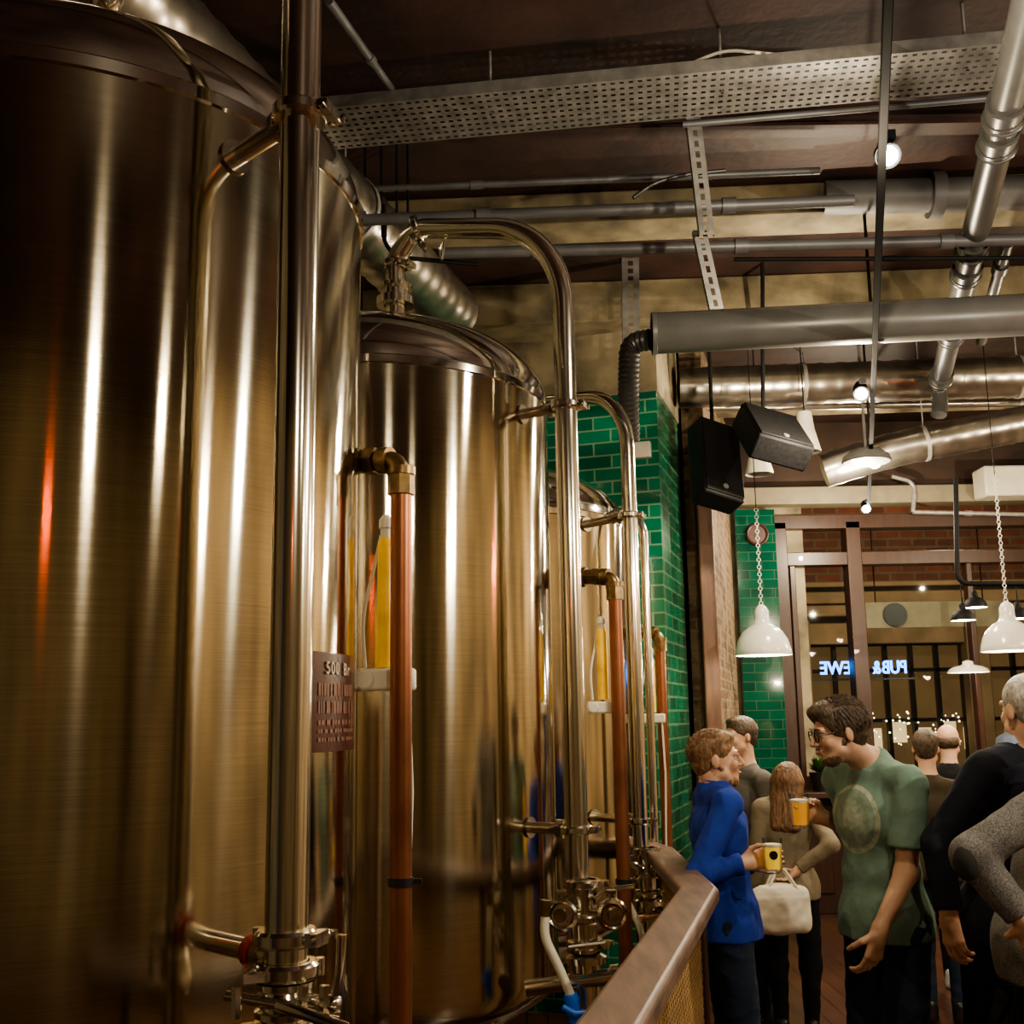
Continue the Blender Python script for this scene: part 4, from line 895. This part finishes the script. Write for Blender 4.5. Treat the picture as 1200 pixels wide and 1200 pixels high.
gc=hw+V((.010,-.048,-.050)); beer(V((gc.x,gc.y,gc.z)),.038,.125,'glass of hazy yellow beer with a black emblem',('pale',(.95,.64,.08)),True)
pg=person('man in a sage green t-shirt and glasses raising a beer',1022,4.1,1.82,205,headc=W(984,858,4.03),hyaw=184,hpitch=-10,lean=.02,hs=.96,
  armR=dict(w=W(965,958,4.26),pole=(.3,.3,-1),d=(-1,-.12,.35),n=(-.3,-1,0),side=(0,0,1),curl=34),
  armL=dict(e=W(1062,1022,3.90),w=W(1030,1092,3.84),pole=(.9,-.5,-.2),d=(-.30,-.05,-.95),n=(-.5,.8,0),side=(-1,-.3,0),curl=30),
  top=greenS,topkind='tshirt',sleeve=.66,bottom=denim,shoe=shoeb,skin=skinB,hair=hairB,hairkind='thick',beard=beardB,h=.005,wr=.009,bulk=1.08)
a=pg['arms'][1]; hw=a[2]+V((-1,-.12,.35)).normalized()*.10
beer(hw+V((-.012,-.047,-.065)),.040,.13,'glass of amber beer held up to drink',('amber',(.72,.33,.05)))
ob=[o for o in bpy.data.objects if o.name.startswith('t_shirt')][0]
emblem(greenS,pg['che']+pg['f']*.125-pg['l']*.0+V((0,0,.0)),ob)
q=pg['q']; b=MB()
for sg in(1,-1): b.ring(q(.104,.031*sg,.002),pg['hf'],.021,.0022,18); b.cyl(q(.102,.052*sg,.006),q(.0,.080*sg,.010),.002,seg=6)
b.cyl(q(.106,.010,.004),q(.106,-.010,.004),.002,seg=6); b.make('eyeglasses',black,pg['t'],label='thin black framed glasses')
ps=person('white-haired man in a dark navy suit jacket',1158,3.85,1.88,120,headc=W(1205,832,3.8),hyaw=100,lean=.0,leanvec=V((.10,0,0)),
  armL=dict(e=W(1100,990,3.75),w=W(1112,1072,3.7),d=(.1,0,-1)),
  top=suit,topkind='jacket',bottom=blk,shoe=shoeb,skin=skinA,hair=hairW,hairkind='crop',h=.006,collar=clothm('pale_blue_collar',(.30,.38,.5)),wr=.006)
pw=person('person in a grey tweed jacket with a dark elbow patch',1208,3.3,1.96,165,lean=.0,leanvec=V((.18,0,0)),headc=W(1272,820,3.3),
  armL=dict(e=W(1138,1003,3.10),w=W(1200,1078,3.06),d=(.5,.4,-.8)),
  top=tweed,topkind='jacket',bottom=blk,shoe=shoeb,skin=skinA,hair=hairB,hairkind='short',h=.006,bulk=1.15,hem=W(1190,1158,3.2).z,wr=.006)
e=pw['arms'][0][1]; 
Pt=Field([e[i]-.14 for i in range(3)],[e[i]+.14 for i in range(3)],.005); Pt.ell(e+V((-.023,-.019,-.012)),(V((1,0,0)),V((0,1,0)),V((0,0,1))),(.036,.042,.054),.02); Pt.mesh('elbow_patch',mat('dark_suede',(.03,.027,.025),.95),pw['t'])
pf=person('woman with light brown hair in a beige top',915,5.9,1.50,80,headc=W(924,918,5.9),hyaw=60,
  armR=dict(w=W(935,1020,5.75),pole=(.5,-1,-.4),d=(-.6,.2,-.5)),
  top=clothm('beige_top',(.22,.185,.13)),topkind='top',bottom=blk,shoe=shoeb,skin=skinA,hair=hairR,hairkind='long',h=.0075,fem=True)
bc=W(912,1064,5.62); t=thing('handbag',bc-V((0,0,.13)),'white leather handbag held at the woman\'s hip','bag')
leath=mat('white_leather',(.62,.58,.48),.5)
Bf=Field([bc.x-.2,bc.y-.12,bc.z-.2],[bc.x+.2,bc.y+.12,bc.z+.2],.007); Bf.cap(bc+V((-.11,0,-.07)),bc+V((.11,0,-.07)),.055,.055,.05); Bf.cap(bc+V((-.10,0,.06)),bc+V((.12,0,.07)),.035,.035,.12); Bf.ell(bc,(V((1,0,0)),V((0,1,0)),V((0,0,1))),(.15,.06,.12),.04); Bf.mesh('bag_body',leath,t,amp=.006,freq=12)
for dy in (-.03,.03): MB().tube(fillet([bc+V((-.06,dy,.08)),bc+V((.02,dy+.03,.22)),bc+V((.10,dy,.09))],.05,6),.007,8).make('handle',leath,t)
person('man in a grey shirt standing near the man in blue',872,6.25,1.67,200,headc=None,top=clothm('grey_shirt',(.12,.11,.10)),bottom=denim,shoe=shoeb,skin=skinB,hair=hairB,h=.0085)
person('person in a dark olive shirt with their back turned',1082,6.2,1.58,70,top=clothm('olive_shirt',(.045,.035,.022)),topkind='shirt',bottom=denim,shoe=shoeb,skin=skinB,hair=hairB,h=.0085)
person('bald man in dark clothes standing by the window',1108,6.9,1.60,60,top=blk,topkind='jacket',bottom=blk,shoe=shoew,skin=skinA,hair=hairB,hairkind='bald',h=.0085)

# ---------------------------------------------------------------- world + camera
w=bpy.data.worlds.new('night'); bpy.context.scene.world=w; w.use_nodes=True
bg=w.node_tree.nodes['Background']; bg.inputs[0].default_value=(.06,.07,.12,1); bg.inputs[1].default_value=.3
try: bpy.context.scene.view_settings.look='AgX - Medium High Contrast'; bpy.context.scene.view_settings.exposure=.25
except Exception as ex: print(ex)
cam=bpy.data.cameras.new('camera'); co=bpy.data.objects.new('camera',cam); C.objects.link(co)
cam.sensor_width=36; cam.sensor_height=36; cam.lens=36*F/1200; cam.shift_y=SH/1200; cam.clip_start=.05
co.matrix_world=Matrix.Translation((0,0,CAMZ))@(Matrix.Rotation(math.pi/2+TH,4,'X')@Matrix.Rotation(-RHO,4,'Z'))
bpy.context.scene.camera=co
